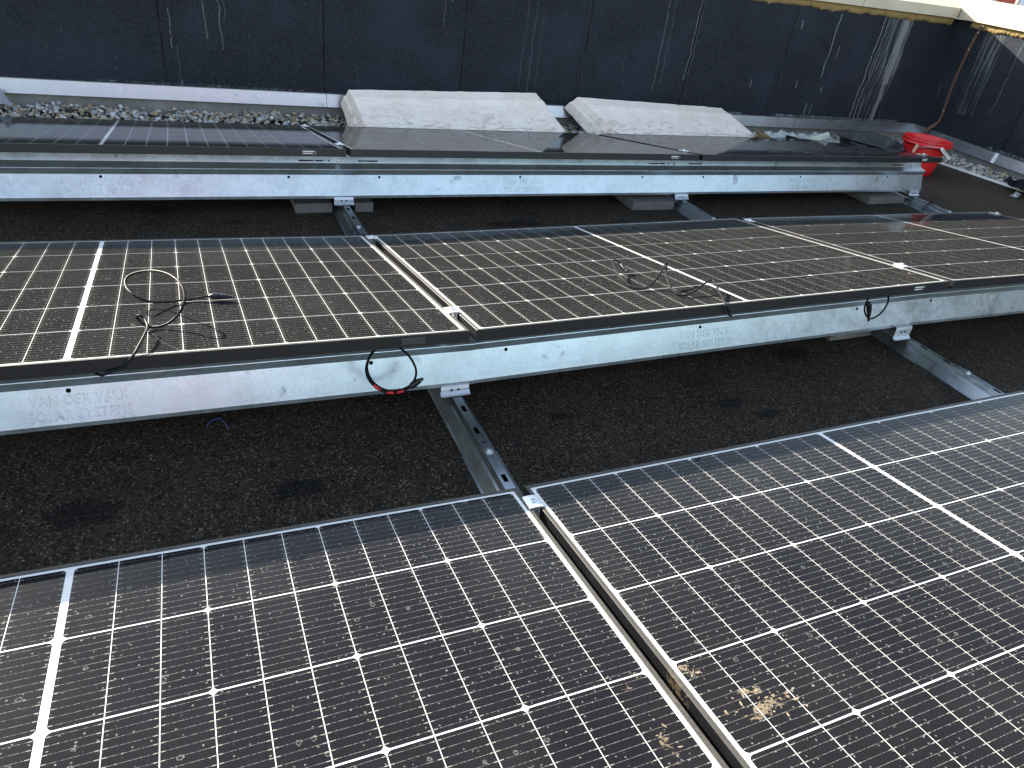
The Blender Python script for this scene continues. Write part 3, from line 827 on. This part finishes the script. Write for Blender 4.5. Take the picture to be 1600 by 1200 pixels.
# ------------------------------------------------------------------ base rails
RT = -0.280
def rail(name_label, x, ya, yb, sc, slots, bolts, x_at_b=None):
    root = empty('base_rail', (x, ya, ROOF), label=name_label, cat='rail', group='base rails between the panel rows')
    if x_at_b is not None: root.rotation_euler = (0, 0, -math.atan2(x_at_b - x, yb - ya))
    ln = yb - ya; h = RT - ROOF + (sc - 1) * 0.05
    tw = 0.0125 * sc
    bm = bmesh.new()
    side = [(0.047 * sc, 0.001), (0.041 * sc, 0.003), (0.0235 * sc, h * 0.66), (0.0205 * sc, h * 0.70), (0.0180 * sc, h * 0.70), (tw, h)]
    for s in (-1, 1):
        a = [bm.verts.new((s * px, 0, pz)) for px, pz in side]; b = [bm.verts.new((s * px, ln, pz)) for px, pz in side]
        for i in range(len(side) - 1): bm.faces.new((a[i], a[i + 1], b[i + 1], b[i]))
    hs = [rect(-0.0055, 0.0065, y - ya - 0.014, y - ya + 0.014) for y in slots] + [rect(-0.006, 0.006, y - ya + .036, y - ya + .041) for y in bolts]
    holed(bm, [(-tw, 0), (tw, 0), (tw, ln), (-tw, ln)], hs, lambda u, v: (u, v, h))
    bmesh.ops.remove_doubles(bm, verts=bm.verts, dist=0.0002)
    solid(link('channel', bm_mesh(bm, 'channel'), M_RAIL, root), 0.0012)
    for y in bolts:
        bm = bmesh.new()
        lathe(bm, [(0.0001, 0.0065), (0.0055, 0.0065), (0.006, 0.006), (0.006, 0.0016), (0.0108, 0.0014), (0.0108, 0.0)], 6)
        b = link('bolt', bm_mesh(bm, 'bolt'), M_ZINC, root, (0.001, y - ya, h + 0.0008))
        bm = bmesh.new(); lathe(bm, [(0.0001, 0.0018), (0.0112, 0.0018), (0.0116, 0.0)], 20); link('washer', bm_mesh(bm, 'washer'), M_ZINC, b)
    return root
def sl(y0, lo, hi): return [y for y in np.arange(y0 - 10 * .102, y0 + 40 * .102, .102) if lo < y < hi]
J1, J2 = 1.375, 2.852
RAILS = [('base rail in the near gap, left one, running under the front row seam', .018, -.10, J1 + .012, 1.07, sl(1.2254, 0, J1 - .08), [1.332]),
         ('base rail below the left joint of the middle row, between near and far gap', .018, J1 - .02, J2 + .012, 1.0, sl(1.4262, J1 + .03, J2 - .08), [J2 - .012]),
         ('base rail in the far gap, leftmost, reaching under the back row', .018, J2 - .02, 4.08, 1.0, sl(2.9423, J2 + .03, 4.0), [])]
for a in RAILS: rail(*a)
RAILS1 = [('base rail in the near gap, right one, with a sunlit ridge', 1.8975, -.10, J1 + .012, 1.07, sl(1.2254, 0, J1 - .08), [1.342], 1.866),
          ('base rail below the right joint of the middle row, between near and far gap', 1.864, J1 - .02, J2 + .012, 1.0, sl(1.4262, J1 + .03, J2 - .08), [J2 - .03], 1.822),
          ('base rail in the far gap, second from the left, near the dark centre', 1.8225, J2 - .02, 4.08, 1.0, sl(2.9423, J2 + .03, 4.0), [], 1.79)]
for a in RAILS1: rail(*a)
rail('base rail in the far gap, rightmost, with a black cable tie', 3.585, J2 - .02, 4.08, 1.0, sl(2.9423, J2 + .03, 4.0), [])
rail('base rail under the right end of the middle row, mostly hidden', 3.590, J1 - .02, J2 + .012, 1.0, sl(1.4262, J1 + .03, J2 - .08), [J2 - .03])
# black tie round the rightmost rail
bm = bmesh.new(); tube(bm, [(3.585 + a, 2.96, ROOF + b) for a, b in ((-.05, .004), (-.036, .032), (-.016, .053), (.0, .0545), (.016, .053), (.036, .032), (.05, .004))], 0.0028, 6)
tube(bm, [(3.585, 2.96, ROOF + .055), (3.583, 2.955, ROOF + .075), (3.575, 2.95, ROOF + .088)], 0.0018, 6)
link('cable_tie', bm_mesh(bm, 'cable_tie'), M_CABLE, label='black cable tie wrapped round the rightmost far rail', cat='cable tie')

# ------------------------------------------------------------------ brackets at the plate foot
def bracket(r, x, label):
    dzv = float(np.interp(x / LP + 1, [0, 1, 2, 3], DZ[r]))
    root = empty('foot_bracket', (x, PITCH * r + 0.112, RT), label=label, cat='bracket', group='pale brackets joining plates to rails')
    top = -0.243 + dzv - RT
    bm = bmesh.new()
    z0 = 0.004
    prof = [(0.012, top + 0.001), (-0.003, top), (-0.006, top - 0.010), (-0.0065, z0 + 0.008), (-0.015, z0), (-0.020, z0 + .0005)]
    zs = lambda v: None
    hw = 0.042
    a0, a1 = prof[2], prof[3]; hl = math.dist(a0, a1)
    add_sweep(bm, prof[:3], -hw, hw); add_sweep(bm, prof[3:], -hw * 1.04, hw * 1.04)
    hs = [[(px, py) for px, py in circle(c, 0.35, 0.0048, 8)] for c in (-0.010, 0.010)]
    hs = [[(px, 0.35 + (py - 0.35) / hl * 1.0) for px, py in h] for h in hs]
    hs = [[(px, min(.92, max(.08, py))) for px, py in h] for h in hs]
    holed(bm, [(-hw, 0), (hw, 0), (hw, 1), (-hw, 1)], hs, lambda u, v: (u, a0[0] + (a1[0] - a0[0]) * v, a0[1] + (a1[1] - a0[1]) * v))
    solid(link('bracket_plate', bm_mesh(bm, 'bracket_plate'), M_BRK, root), 0.002)
    bm = bmesh.new()
    for c in (-0.010, 0.010): lathe(bm, [(0.0001, 0.0), (0.0046, 0.0), (0.0046, 0.004)], 8, Matrix.Translation((c, -0.004, (a0[1] + (a1[1] - a0[1]) * .35))) @ Matrix.Rotation(math.pi / 2, 4, 'X'))
    link('hole_shade', bm_mesh(bm, 'hole_shade'), M_CONN, root)  # black cups standing in for the shade inside the bracket holes
    return root
bracket(1, 0.016, 'pale bracket on the near left rail below the middle plate joint')
bracket(1, 1.812, 'pale bracket on the near right rail below the middle row plate')
bracket(2, 0.010, 'pale bracket on the far left rail below the back row plate')
bracket(2, 1.808, 'pale bracket on the far second rail below the back row plate')
bracket(2, 3.588, 'pale bracket on the far right rail at the end of the back plate')

# ------------------------------------------------------------------ ballast pavers
def paver(x0, x1, y0, y1, rz, label, h=0.042):
    bm = bmesh.new(); add_box(bm, x0, x1, y0, y1, 0.0005, h); bevel(bm, 0.003, 2)
    for v in bm.verts: v.co += Vector((random.uniform(-.001, .001), random.uniform(-.001, .001), random.uniform(-.0008, .0008)))
    cx, cy = (x0 + x1) / 2, (y0 + y1) / 2
    for v in bm.verts: v.co.x -= cx; v.co.y -= cy
    return link('concrete_paver', bm_mesh(bm, 'concrete_paver'), M_PAVER, None, (cx, cy, ROOF), (0, 0, rz), label=label, cat='paver', group='concrete ballast pavers under the plates')
paver(-.192, -.034, 3.138, 3.438, 0, 'grey paver left of the far left rail')
paver(.070, .150, 3.136, 3.436, 0, 'narrow grey paver right of the far left rail')
paver(1.51, 1.765, 3.085, 3.385, -0.02, 'grey paver left of the second far rail')
paver(3.215, 3.53, 3.10, 3.40, 0.02, 'grey paver left of the rightmost far rail')
paver(1.580, 1.800, 1.715, 2.015, 0.02, 'grey paver behind the middle plate, left of the near right rail')

# ------------------------------------------------------------------ white coping slabs leaning on the wall
def slab(tl, tr, bl, br, th, label, splay=0.06, step=0.42):
    tl, tr, bl, br = map(Vector, (tl, tr, bl, br))
    n = ((tr - tl).cross(bl - tl)).normalized()
    if n.z < 0: n = -n
    down = -n
    # grid over the top face with worn edges, then the stepped underside profile
    NX, NY = 40, 10
    bm = bmesh.new(); grid = []
    for j in range(NY + 1):
        row = []
        for i in range(NX + 1):
            a, b = i / NX, j / NY
            p = tl.lerp(tr, a).lerp(bl.lerp(br, a), b)
            edge = min(b, 1 - b, a * 3, (1 - a) * 3)
            wn = 0.0035 * mnoise.noise(p * 14) + (0.0018 * mnoise.noise(p * 35) if edge < 0.01 else 0)
            h = -0.006 if edge < 0.001 else 0.0
            if 0.12 < b < 0.22: h += 0.004
            if b <= 0.11: h -= 0.004
            row.append(bm.verts.new(p + n * (wn + h)))
        grid.append(row)
    for j in range(NY):
        for i in range(NX): bm.faces.new((grid[j][i], grid[j + 1][i], grid[j + 1][i + 1], grid[j][i + 1]))
    per = [grid[0][i] for i in range(NX + 1)] + [grid[j][NX] for j in range(1, NY + 1)] + [grid[NY][i] for i in range(NX - 1, -1, -1)] + [grid[j][0] for j in range(NY - 1, 0, -1)]
    cen = (tl + tr + bl + br) / 4
    rings = [per]; left_set = set(grid[j][0] for j in range(NY + 1)); right_set = set(grid[j][NX] for j in range(NY + 1))
    ax = (tr - tl).normalized(); nP = len(per)
    for ri, (d, sh, led) in enumerate(((th * step, .5, 0.0), (th * (step + .05), .5, 0.012), (th, 1.0, 0.012))):
        rr = []
        for v in per:
            q = v.co + down * d
            b_ = min(1, max(0, (v.co - tl).dot((bl - tl).normalized()) / (bl - tl).length))
            on_left = v in left_set; on_right = v in right_set
            if on_left: q -= ax * (splay * sh * (0.35 + 0.65 * b_) + led)
            if on_right: q += ax * led
            rr.append(bm.verts.new(q + Vector([0.002 * mnoise.noise(q * 22 + Vector((k * 9, 0, 0))) for k in range(3)])))
        rings.append(rr)
    m_ = len(per)
    for a, b in zip(rings, rings[1:]):
        for k in range(m_): bm.faces.new((a[k], b[k], b[(k + 1) % m_], a[(k + 1) % m_]))
    bm.faces.new(rings[-1])
    org = Vector((cen.x, cen.y, ROOF))
    for v in bm.verts: v.co -= org
    return link('coping_slab', bm_mesh(bm, 'coping_slab'), M_STONE, None, org, label=label, cat='stone slab', group='white stone slabs leaning on the parapet')
slab((.327, 4.505, -.100), (1.545, 4.495, -.066), (.392, 4.165, -.290), (1.700, 4.165, -.290), 0.105, 'white stone slab behind the back row on the left, moss fleck near its top edge', .075)
slab((1.857, 4.5, -.081), (3.069, 4.5, -.108), (2.125, 4.165, -.290), (3.312, 4.165, -.288), 0.10, 'white stone slab on the right with a dirty chipped left end', .13)

# ------------------------------------------------------------------ buckets
def bucket():
    root = empty('red_bucket', (4.335, 3.72, ROOF), (0, 0, 0), label='red builder bucket with white handle standing on the roof beyond the back row', cat='bucket')
    rb, rt, h = 0.116, 0.157, 0.238
    bm = bmesh.new()
    prof = [(0.001, 0.004), (rb - .012, 0.004), (rb - .004, 0.0), (rb, 0.006)]
    for i in range(1, 9): prof.append((rb + (rt - .006 - rb) * i / 8, 0.006 + (h - 0.03) * i / 8))
    prof += [(rt - .004, h - .03), (rt + .010, h - .028), (rt + .012, h - .022), (rt + .001, h - .020), (rt, h - .004), (rt + .006, h - .004), (rt + .008, h), (rt + .004, h + .004), (rt - .003, h + .002)]
    for i in range(9): prof.append((rt - .008 - (rt - .012 - rb) * i / 8, h - .01 - (h - .026) * i / 8))
    prof += [(0.001, 0.014)]
    rings = lathe(bm, prof, 48)
    for v in bm.verts:                                   # soft plastic, slightly oval; pouring lip on the right
        a = math.atan2(v.co.y, v.co.x); z = v.co.z / h
        v.co.x *= 1 + 0.02 * z; v.co.y *= 1 - 0.02 * z
        if z > 0.9:
            k = max(0, math.cos(a + R_(48))) ** 14
            v.co.x *= 1 + 0.07 * k; v.co.y *= 1 + 0.07 * k
    link('bucket_body', bm_mesh(bm, 'bucket_body', True), M_RED, root)
    # wire handle folded down over the rim, with a white grip
    A = Vector((-.162, -.055, h - .014)); B = Vector((.163, -.045, h - .014))
    arc = [A, Vector((-.174, -.075, .20)), Vector((-.135, -.125, .215)), Vector((-.053, -.174, .221)), Vector((.077, -.174, .146)), Vector((.125, -.16, .15)), Vector((.176, -.09, .19)), B]
    bm = bmesh.new(); tube(bm, catmull(arc, 5), 0.0022, 6); hd = link('handle', bm_mesh(bm, 'handle', True), M_STEELWIRE, root)
    return root, h
broot, bh = bucket()
# white strip and wooden grip seen on the bucket side, hung on its handle
bm = bmesh.new(); add_box(bm, -.010, .010, -.004, .004, -.075, .075); bevel(bm, .003, 2)
hb = link('grip', bm_mesh(bm, 'grip'), M_HANDLE, [c for c in broot.children if c.name.startswith('handle')][0])
hb.matrix_local = Matrix.Translation((.012, -.174, .183)) @ Matrix.Rotation(R_(120), 4, 'Y')
bm = bmesh.new(); add_box(bm, -.009, .009, -.006, .006, -.028, .028); bevel(bm, .004, 2)
hb = link('grip', bm_mesh(bm, 'grip'), M_WOOD, hb.parent); hb.matrix_local = Matrix.Translation((-.176, -.07, .188)) @ Matrix.Rotation(R_(14), 4, 'Y')

tub = empty('black_tub', (3.955, 3.865, ROOF), label='black mixing tub with dusty inside lying behind the back row beside the red bucket', cat='tub')
rb, rt, h = 0.15, 0.215, 0.175
prof = [(0.001, 0.003), (rb, 0.0)] + [(rb + (rt - rb) * i / 6, h * i / 6) for i in range(1, 7)] + [(rt + .012, h), (rt + .013, h + .007), (rt, h + .009), (rt - .006, h + .004)] + [(rt - .008 - (rt - rb - .004) * i / 6, h - (h - .012) * i / 6) for i in range(1, 7)] + [(0.001, .012)]
bm = bmesh.new(); lathe(bm, prof, 44)
for v in bm.verts:
    a = math.atan2(v.co.y, v.co.x); v.co.z += 0.012 * math.sin(2 * a + .6) * v.co.z / h
    v.co.x *= 1.02
link('tub_body', bm_mesh(bm, 'tub_body', True), M_TUB, tub)
for s in (0.4, math.pi + .4):
    bm = bmesh.new(); c = Vector((math.cos(s) * (rt + .012), math.sin(s) * (rt + .012), h)); td = Vector((-math.sin(s), math.cos(s), 0)); od = Vector((math.cos(s), math.sin(s), 0))
    tube(bm, catmull([c - td * .05, c - td * .045 + od * .028, c + od * .036, c + td * .045 + od * .028, c + td * .05], 4), 0.007, 8)
    link('handle', bm_mesh(bm, 'handle', True), M_TUB, tub)

# ------------------------------------------------------------------ building waste behind the back row
def crumple(name, cx, cy, lx, ly, base, amp, mat, label, cat, seed, rz=0.0, nx=46, ny=16, th=0.003):
    bm = bmesh.new(); g = []
    for j in range(ny + 1):
        row = []
        for i in range(nx + 1):
            x = (i / nx - .5) * lx; y = (j / ny - .5) * ly
            e = min(i, nx - i, j, ny - j)
            z = amp * (abs(mnoise.noise((x * 9 + seed, y * 11, 0))) * 1.5 + .8 * abs(mnoise.noise((x * 23, y * 27 + seed, 4))) + .3 * mnoise.noise((x * 60, y * 60, seed)))
            z *= 0.45 + 0.55 * min(1, e / 3)
            wob = 0.05 * ly * mnoise.noise((x * 8, seed, 2)) if e == 0 else 0
            row.append(bm.verts.new((x + 0.004 * mnoise.noise((x * 40, y * 40, seed)), y + wob, z)))
        g.append(row)
    for j in range(ny):
        for i in range(nx): bm.faces.new((g[j][i], g[j][i + 1], g[j + 1][i + 1], g[j + 1][i]))
    o = link(name, bm_mesh(bm, name), mat, None, (cx, cy, base), (0, 0, rz), label=label, cat=cat)
    return solid(o, th)
crumple('plastic_sheeting', 3.62, 4.27, .78, .20, ROOF + .062, .045, M_SHEET, 'crumpled grey-green sheeting on the gravel between slab and tub', 'sheeting', 2.0, -0.03)
def chunk(name, loc, size, mat, label, cat, seed, rot=(0, 0, 0), rough=.18):
    bm = bmesh.new(); bmesh.ops.create_cube(bm, size=1.0); bmesh.ops.subdivide_edges(bm, edges=bm.edges, cuts=6, use_grid_fill=True)
    for v in bm.verts:
        p = v.co.copy(); k = 1 + rough * mnoise.noise(p * 2.3 + Vector((seed, 0, 0))) + rough * .6 * mnoise.noise(p * 6 + Vector((0, seed, 0)))
        v.co = Vector((p.x * size[0], p.y * size[1], p.z * size[2])) * k
    return link(name, bm_mesh(bm, name, True), mat, None, loc, rot, label=label, cat=cat)
chunk('insulation_chunk', (3.285, 4.20, -.252), (.11, .10, .055), M_WOOL, 'brown torn lump of insulation beside the right slab', 'insulation', 3.1, (.2, .35, .2), .5)
chunk('foam_offcut', (3.775, 4.175, -.225), (.135, .035, .035), M_PALEFOAM, 'pale foam offcut sticking up out of the crumpled sheeting', 'foam offcut', 7.7, (.2, -.48, -.75))
chunk('foam_board', (3.80, 4.145, -.262), (.40, .05, .05), M_PALEFOAM, 'long pale yellow insulation strip in front of the sheeting', 'insulation', 9.3, (0, .02, -.06), .16)
chunk('dark_offcut', (3.50, 4.140, -.228), (.12, .03, .02), M_CLOTH, 'small black membrane offcut in front of the sheeting', 'offcut', 5.0, (.1, .12, -.2), .2)
# black cloth lying over the edge trim on the right
crumple('black_cloth', 4.885, 3.19, .17, .34, ROOF + .030, .055, M_CLOTH, 'black crumpled cloth lying over the edging at the right', 'cloth', 6.0, -.1, 24, 30, .004)
crumple('grey_rag', 4.73, 3.17, .08, .05, ROOF + .004, .03, M_STEELWIRE, 'small grey rag at the end of the black cloth', 'rag', 3.3, .3, 14, 10)
# torn plastic at the left end of the gravel
bm = bmesh.new(); vs = [bm.verts.new(p) for p in ((-1.475, 4.60, -.285), (-1.39, 4.585, -.292), (-1.44, 4.635, -.205), (-1.43, 4.575, -.27))]
bm.faces.new((vs[0], vs[3], vs[2])); bm.faces.new((vs[3], vs[1], vs[2]))
solid(link('plastic_shard', bm_mesh(bm, 'plastic_shard'), M_SHARD, label='grey torn triangle of plastic standing in the gravel at the far left', cat='plastic scrap'), .002)
# blue scrap on the roof
bm = bmesh.new(); tube(bm, catmull([(-.640, 1.655, ROOF + .004), (-.632, 1.672, ROOF + .007), (-.618, 1.680, ROOF + .008), (-.606, 1.684, ROOF + .006), (-.597, 1.66, ROOF + .009), (-.588, 1.635, ROOF + .004)], 4), .0016, 6)
link('blue_scrap', bm_mesh(bm, 'blue_scrap'), M_BLUE, label='short blue plastic thread lying on the dark roof', cat='scrap')

# ------------------------------------------------------------------ cables
def connector(bm, a, b, c, k=1.0):
    a, b, c = Vector(a), Vector(b), Vector(c)
    pts = [a, a.lerp(b, .12), a.lerp(b, .3), a.lerp(b, .85), b, b.lerp(c, .1), b.lerp(c, .12), b.lerp(c, .5), b.lerp(c, .52), c]
    rr = [.0042, .0062, .0078, .0082, .0078, .0084, .0070, .0066, .0045, .0042]
    tube(bm, pts, [x * k for x in rr], 10)
    for t in (.35, .5, .65, .8):
        p = a.lerp(b, t); d = (b - a).normalized() * .0012
        tube(bm, [p - d, p + d], .0092 * k, 10)
def cable(path, conn, label, extra=None, tape=None, r=.0030):
    P0 = Vector(path[0]); root = empty('cable', P0, label=label, cat='cable')
    bm = bmesh.new(); tube(bm, [Vector(p) - P0 for p in catmull(path, 6)], r, 10)
    link('sheath', bm_mesh(bm, 'sheath', True), M_CABLE, root)
    if extra:
        bm = bmesh.new(); tube(bm, [Vector(p) - P0 for p in catmull(extra, 6)], r, 10); link('sheath', bm_mesh(bm, 'sheath', True), M_CABLE, root)
    bm = bmesh.new(); connector(bm, *[Vector(p) - P0 for p in conn]); link('connector', bm_mesh(bm, 'connector', False), M_CONN, root)
    for a, b in (tape or []):
        bm = bmesh.new(); tube(bm, [Vector(p) - P0 for p in (a, Vector(a).lerp(Vector(b), .5), b)], r * 1.25, 10); link('marking', bm_mesh(bm, 'marking', True), M_REDTAPE, root)
    return root
c1 = [(-0.5971, 1.8627, -0.0560), (-0.6191, 1.8642, -0.0590), (-0.6378, 1.8643, -0.0618), (-0.6684, 1.8528, -0.0592), (-0.6978, 1.8348, -0.0512), (-0.7257, 1.8153, -0.039), (-0.7499, 1.8104, -0.0275), (-0.7729, 1.8313, -0.0189), (-0.7863, 1.8756, -0.0188), (-0.7836, 1.9127, -0.0156), (-0.7602, 1.9165, -0.0045), (-0.7198, 1.8578, 0.0262), (-0.6844, 1.8045, 0.0407), (-0.66, 1.7429, 0.0467), (-0.6512, 1.6983, 0.0397), (-0.6554, 1.6689, 0.0249), (-0.6705, 1.6672, 0.0), (-0.6931, 1.661, -0.0168), (-0.7157, 1.66, -0.0244), (-0.7315, 1.6578, -0.0217), (-0.744, 1.6622, -0.0162), (-0.7538, 1.6743, -0.0101), (-0.7562, 1.6698, 0.0009), (-0.7503, 1.6666, 0.0055), (-0.7414, 1.6575, 0.001), (-0.7345, 1.6200, 0.0010), (-0.7400, 1.565, 0.0100), (-0.7500, 1.520, 0.0120), (-0.7580, 1.4935, 0.0100), (-0.7700, 1.4835, -0.001), (-0.7863, 1.4815, -0.0167), (-0.8078, 1.4755, -0.0193), (-0.8255, 1.4825, -0.0300), (-0.843, 1.5155, -0.0400), (-0.8569, 1.5555, -0.051)]
cable(c1, [(-0.5972, 1.8614, -0.0558), (-0.5661, 1.8588, -0.0558), (-0.5383, 1.8515, -0.0569)], 'black cable in one big loop lying on the left middle panel')
c2 = [(0.6845, 1.8882, -0.0531), (0.6855, 1.905, -0.050), (0.6800, 1.9209, -0.0445), (0.6650, 1.915, -0.0405), (0.6508, 1.8961, -0.0388), (0.6304, 1.8482, -0.0362), (0.6113, 1.7866, -0.033), (0.6119, 1.7377, -0.0361), (0.6215, 1.703, -0.035), (0.6395, 1.6877, -0.0319), (0.6679, 1.6947, -0.0252), (0.7033, 1.7134, -0.0079), (0.7367, 1.7414, 0.0056), (0.7709, 1.7771, 0.0096), (0.7852, 1.7904, 0.0073), (0.7658, 1.7641, 0.0068), (0.7382, 1.7229, 0.001), (0.7189, 1.6775, -0.0091), (0.713, 1.6399, -0.0164), (0.7157, 1.6087, -0.0161), (0.7299, 1.5934, -0.0116), (0.7711, 1.6047, -0.005), (0.8204, 1.6301, 0.0031), (0.8506, 1.6455, 0.0047), (0.8584, 1.6398, 0.0059), (0.8477, 1.6082, 0.0056), (0.8265, 1.5554, 0.003), (0.7990, 1.5005, 0.0080), (0.7900, 1.4835, 0.0050), (0.8000, 1.4815, -0.0040), (0.8223, 1.4875, -0.0328), (0.8771, 1.5355, -0.0631)]
cable(c2, [(0.6855, 1.900, -0.0500), (0.6845, 1.8862, -0.0531), (0.6877, 1.8585, -0.0556)], 'black wavy cable crossing the centre strip of the middle panel')
c3 = [(-0.2035, 1.5855, -0.0853), (-0.2261, 1.5555, -0.0746), (-0.2438, 1.5355, -0.0756), (-0.2554, 1.5255, -0.0925), (-0.2582, 1.5255, -0.1187), (-0.2496, 1.5255, -0.1469), (-0.2309, 1.5255, -0.173), (-0.2053, 1.5255, -0.1906), (-0.1803, 1.5235, -0.1948), (-0.1572, 1.5215, -0.1886), (-0.1411, 1.5195, -0.1774)]
c3b = [(-0.1611, 1.5855, -0.0918), (-0.1594, 1.5555, -0.0838), (-0.1481, 1.5405, -0.0914), (-0.1349, 1.5355, -0.1111), (-0.1249, 1.5355, -0.1379), (-0.1266, 1.5315, -0.1591), (-0.1382, 1.5295, -0.1783), (-0.1577, 1.5315, -0.1912), (-0.1827, 1.5335, -0.1951), (-0.2085, 1.5335, -0.1864), (-0.2329, 1.5315, -0.1648), (-0.2483, 1.5315, -0.1393), (-0.254, 1.5335, -0.1129), (-0.2474, 1.5395, -0.0908), (-0.2324, 1.5555, -0.0814), (-0.2118, 1.5855, -0.0864)]
cable(c3, [(-0.1445, 1.5195, -0.1789), (-0.1252, 1.5175, -0.1641), (-0.1108, 1.5155, -0.1534)], 'black cable loop with red marks hanging below the left middle panel', c3b,
      [((-0.2394, 1.5255, -0.1629), (-0.2207, 1.5255, -0.1814)), ((-0.2036, 1.5255, -0.1914), (-0.1851, 1.5245, -0.1947)), ((-0.1763, 1.5230, -0.1943), (-0.1593, 1.5215, -0.1896))], .0030)
c4 = [(1.6082, 1.5855, -0.0557), (1.5611, 1.5455, -0.052), (1.5568, 1.5355, -0.0713), (1.5481, 1.5315, -0.0959), (1.5295, 1.5295, -0.1159), (1.5056, 1.5285, -0.1246), (1.4856, 1.5285, -0.1216), (1.4596, 1.5285, -0.1019), (1.4452, 1.5295, -0.0791), (1.4476, 1.5335, -0.0594), (1.4668, 1.5455, -0.05), (1.5276, 1.5855, -0.0625)]
cable(c4, [(1.4435, 1.5215, -0.0528), (1.4603, 1.5195, -0.0873), (1.4759, 1.5175, -0.1248)], 'small black cable loop with hanging plugs below the second middle panel', r=.0030)

# ------------------------------------------------------------------ far building beyond the corner
def far_house(x0, x1, h, mat, label, nx):
    far = empty('far_building', (120.6, 87.4, -12), (0, 0, R_(-54)), label=label, cat='building')
    link('wall', box_mesh('wall', x0, x1, 0, 10, 0, h), mat, far)
    link('roof', box_mesh('roof', x0 - .2, x1 + .2, -.3, 10.3, h, h + .5), M_CONC, far)
    for i in range(nx):
        for k in range(4):
            wx = x0 + .8 + i * 3.0
            link('window', box_mesh('window', wx, wx + 1.4, -.05, .05, 2 + k * 3.6, 4 + k * 3.6), M_PANE, far)
far_house(-3.4, 1.4, 17, M_BRICK, 'distant narrow red building just above the coping at the top right corner', 1)
far_house(1.9, 16, 15, M_PALE, 'distant pale building right of the red one at the top right corner', 4)

# dried mud lumps standing on the glass
V = []; F = []; g = np.random.default_rng(3)
for (cx, cy, n_, sx, sy) in [(0.118, 0.436, 40, .030, .010), (0.100, 0.472, 7, .009, .006), (0.125, 0.466, 6, .008, .006), (0.040, 0.545, 5, .008, .006), (0.052, 0.531, 5, .009, .006), (-0.068, 0.44, 5, .012, .02)]:
    for k in range(n_):
        p = (0 if cx < 0 else 1)
        Mi = panel_matrix(0, p)
        x = cx + g.normal() * sx; y = cy + g.normal() * sy
        loc = Mi.inverted() @ Vector((x, y, -0.1)); loc.z = 0.0
        a = Mi @ loc; loc.y += (a.y - y) / math.cos(TILT)
        s_ = g.uniform(.0008, .0024)
        e = Euler((0, 0, g.uniform(0, 6.28))).to_matrix()
        v = IV * np.array([s_ * g.uniform(1, 2.2), s_ * g.uniform(.5, 1), s_ * .32]) * (1 + .3 * np.sin(IV @ g.normal(size=3) * 4))[:, None]
        v = v @ np.array(e).T + np.array(loc) + np.array([0, 0, -0.0008])
        v = v @ np.array(Mi.to_3x3()).T + np.array(Mi.translation)
        F.append(IF + len(V) * len(IV)); V.append(v)
me = bpy.data.meshes.new('dried_mud'); me.from_pydata(np.concatenate(V).tolist(), [], np.concatenate(F).tolist()); me.update()
M_MUD = make_plain('dried_mud', (0.235, 0.185, 0.125), 0.95, 0.1, 0, 0.3, 200)
link('dried_mud', me, M_MUD, kind='stuff', label='tan dried mud crumbs on the front panel right of the seam', cat='mud')

# unseen red tower, added so plates and panels mirror a pink smear
tw = empty('reflection_tower', (-1.75, -24.0, -12), label='tall red tower added out of view, seen only as a pink reflection in plates and panels', cat='tower')
link('wall', box_mesh('wall', -.3, 1.1, -1.5, 0, 0, 25), M_REDTOWER, tw)
link('roof', box_mesh('roof', -.4, 1.2, -1.6, .1, 25, 25.4), M_CONC, tw)
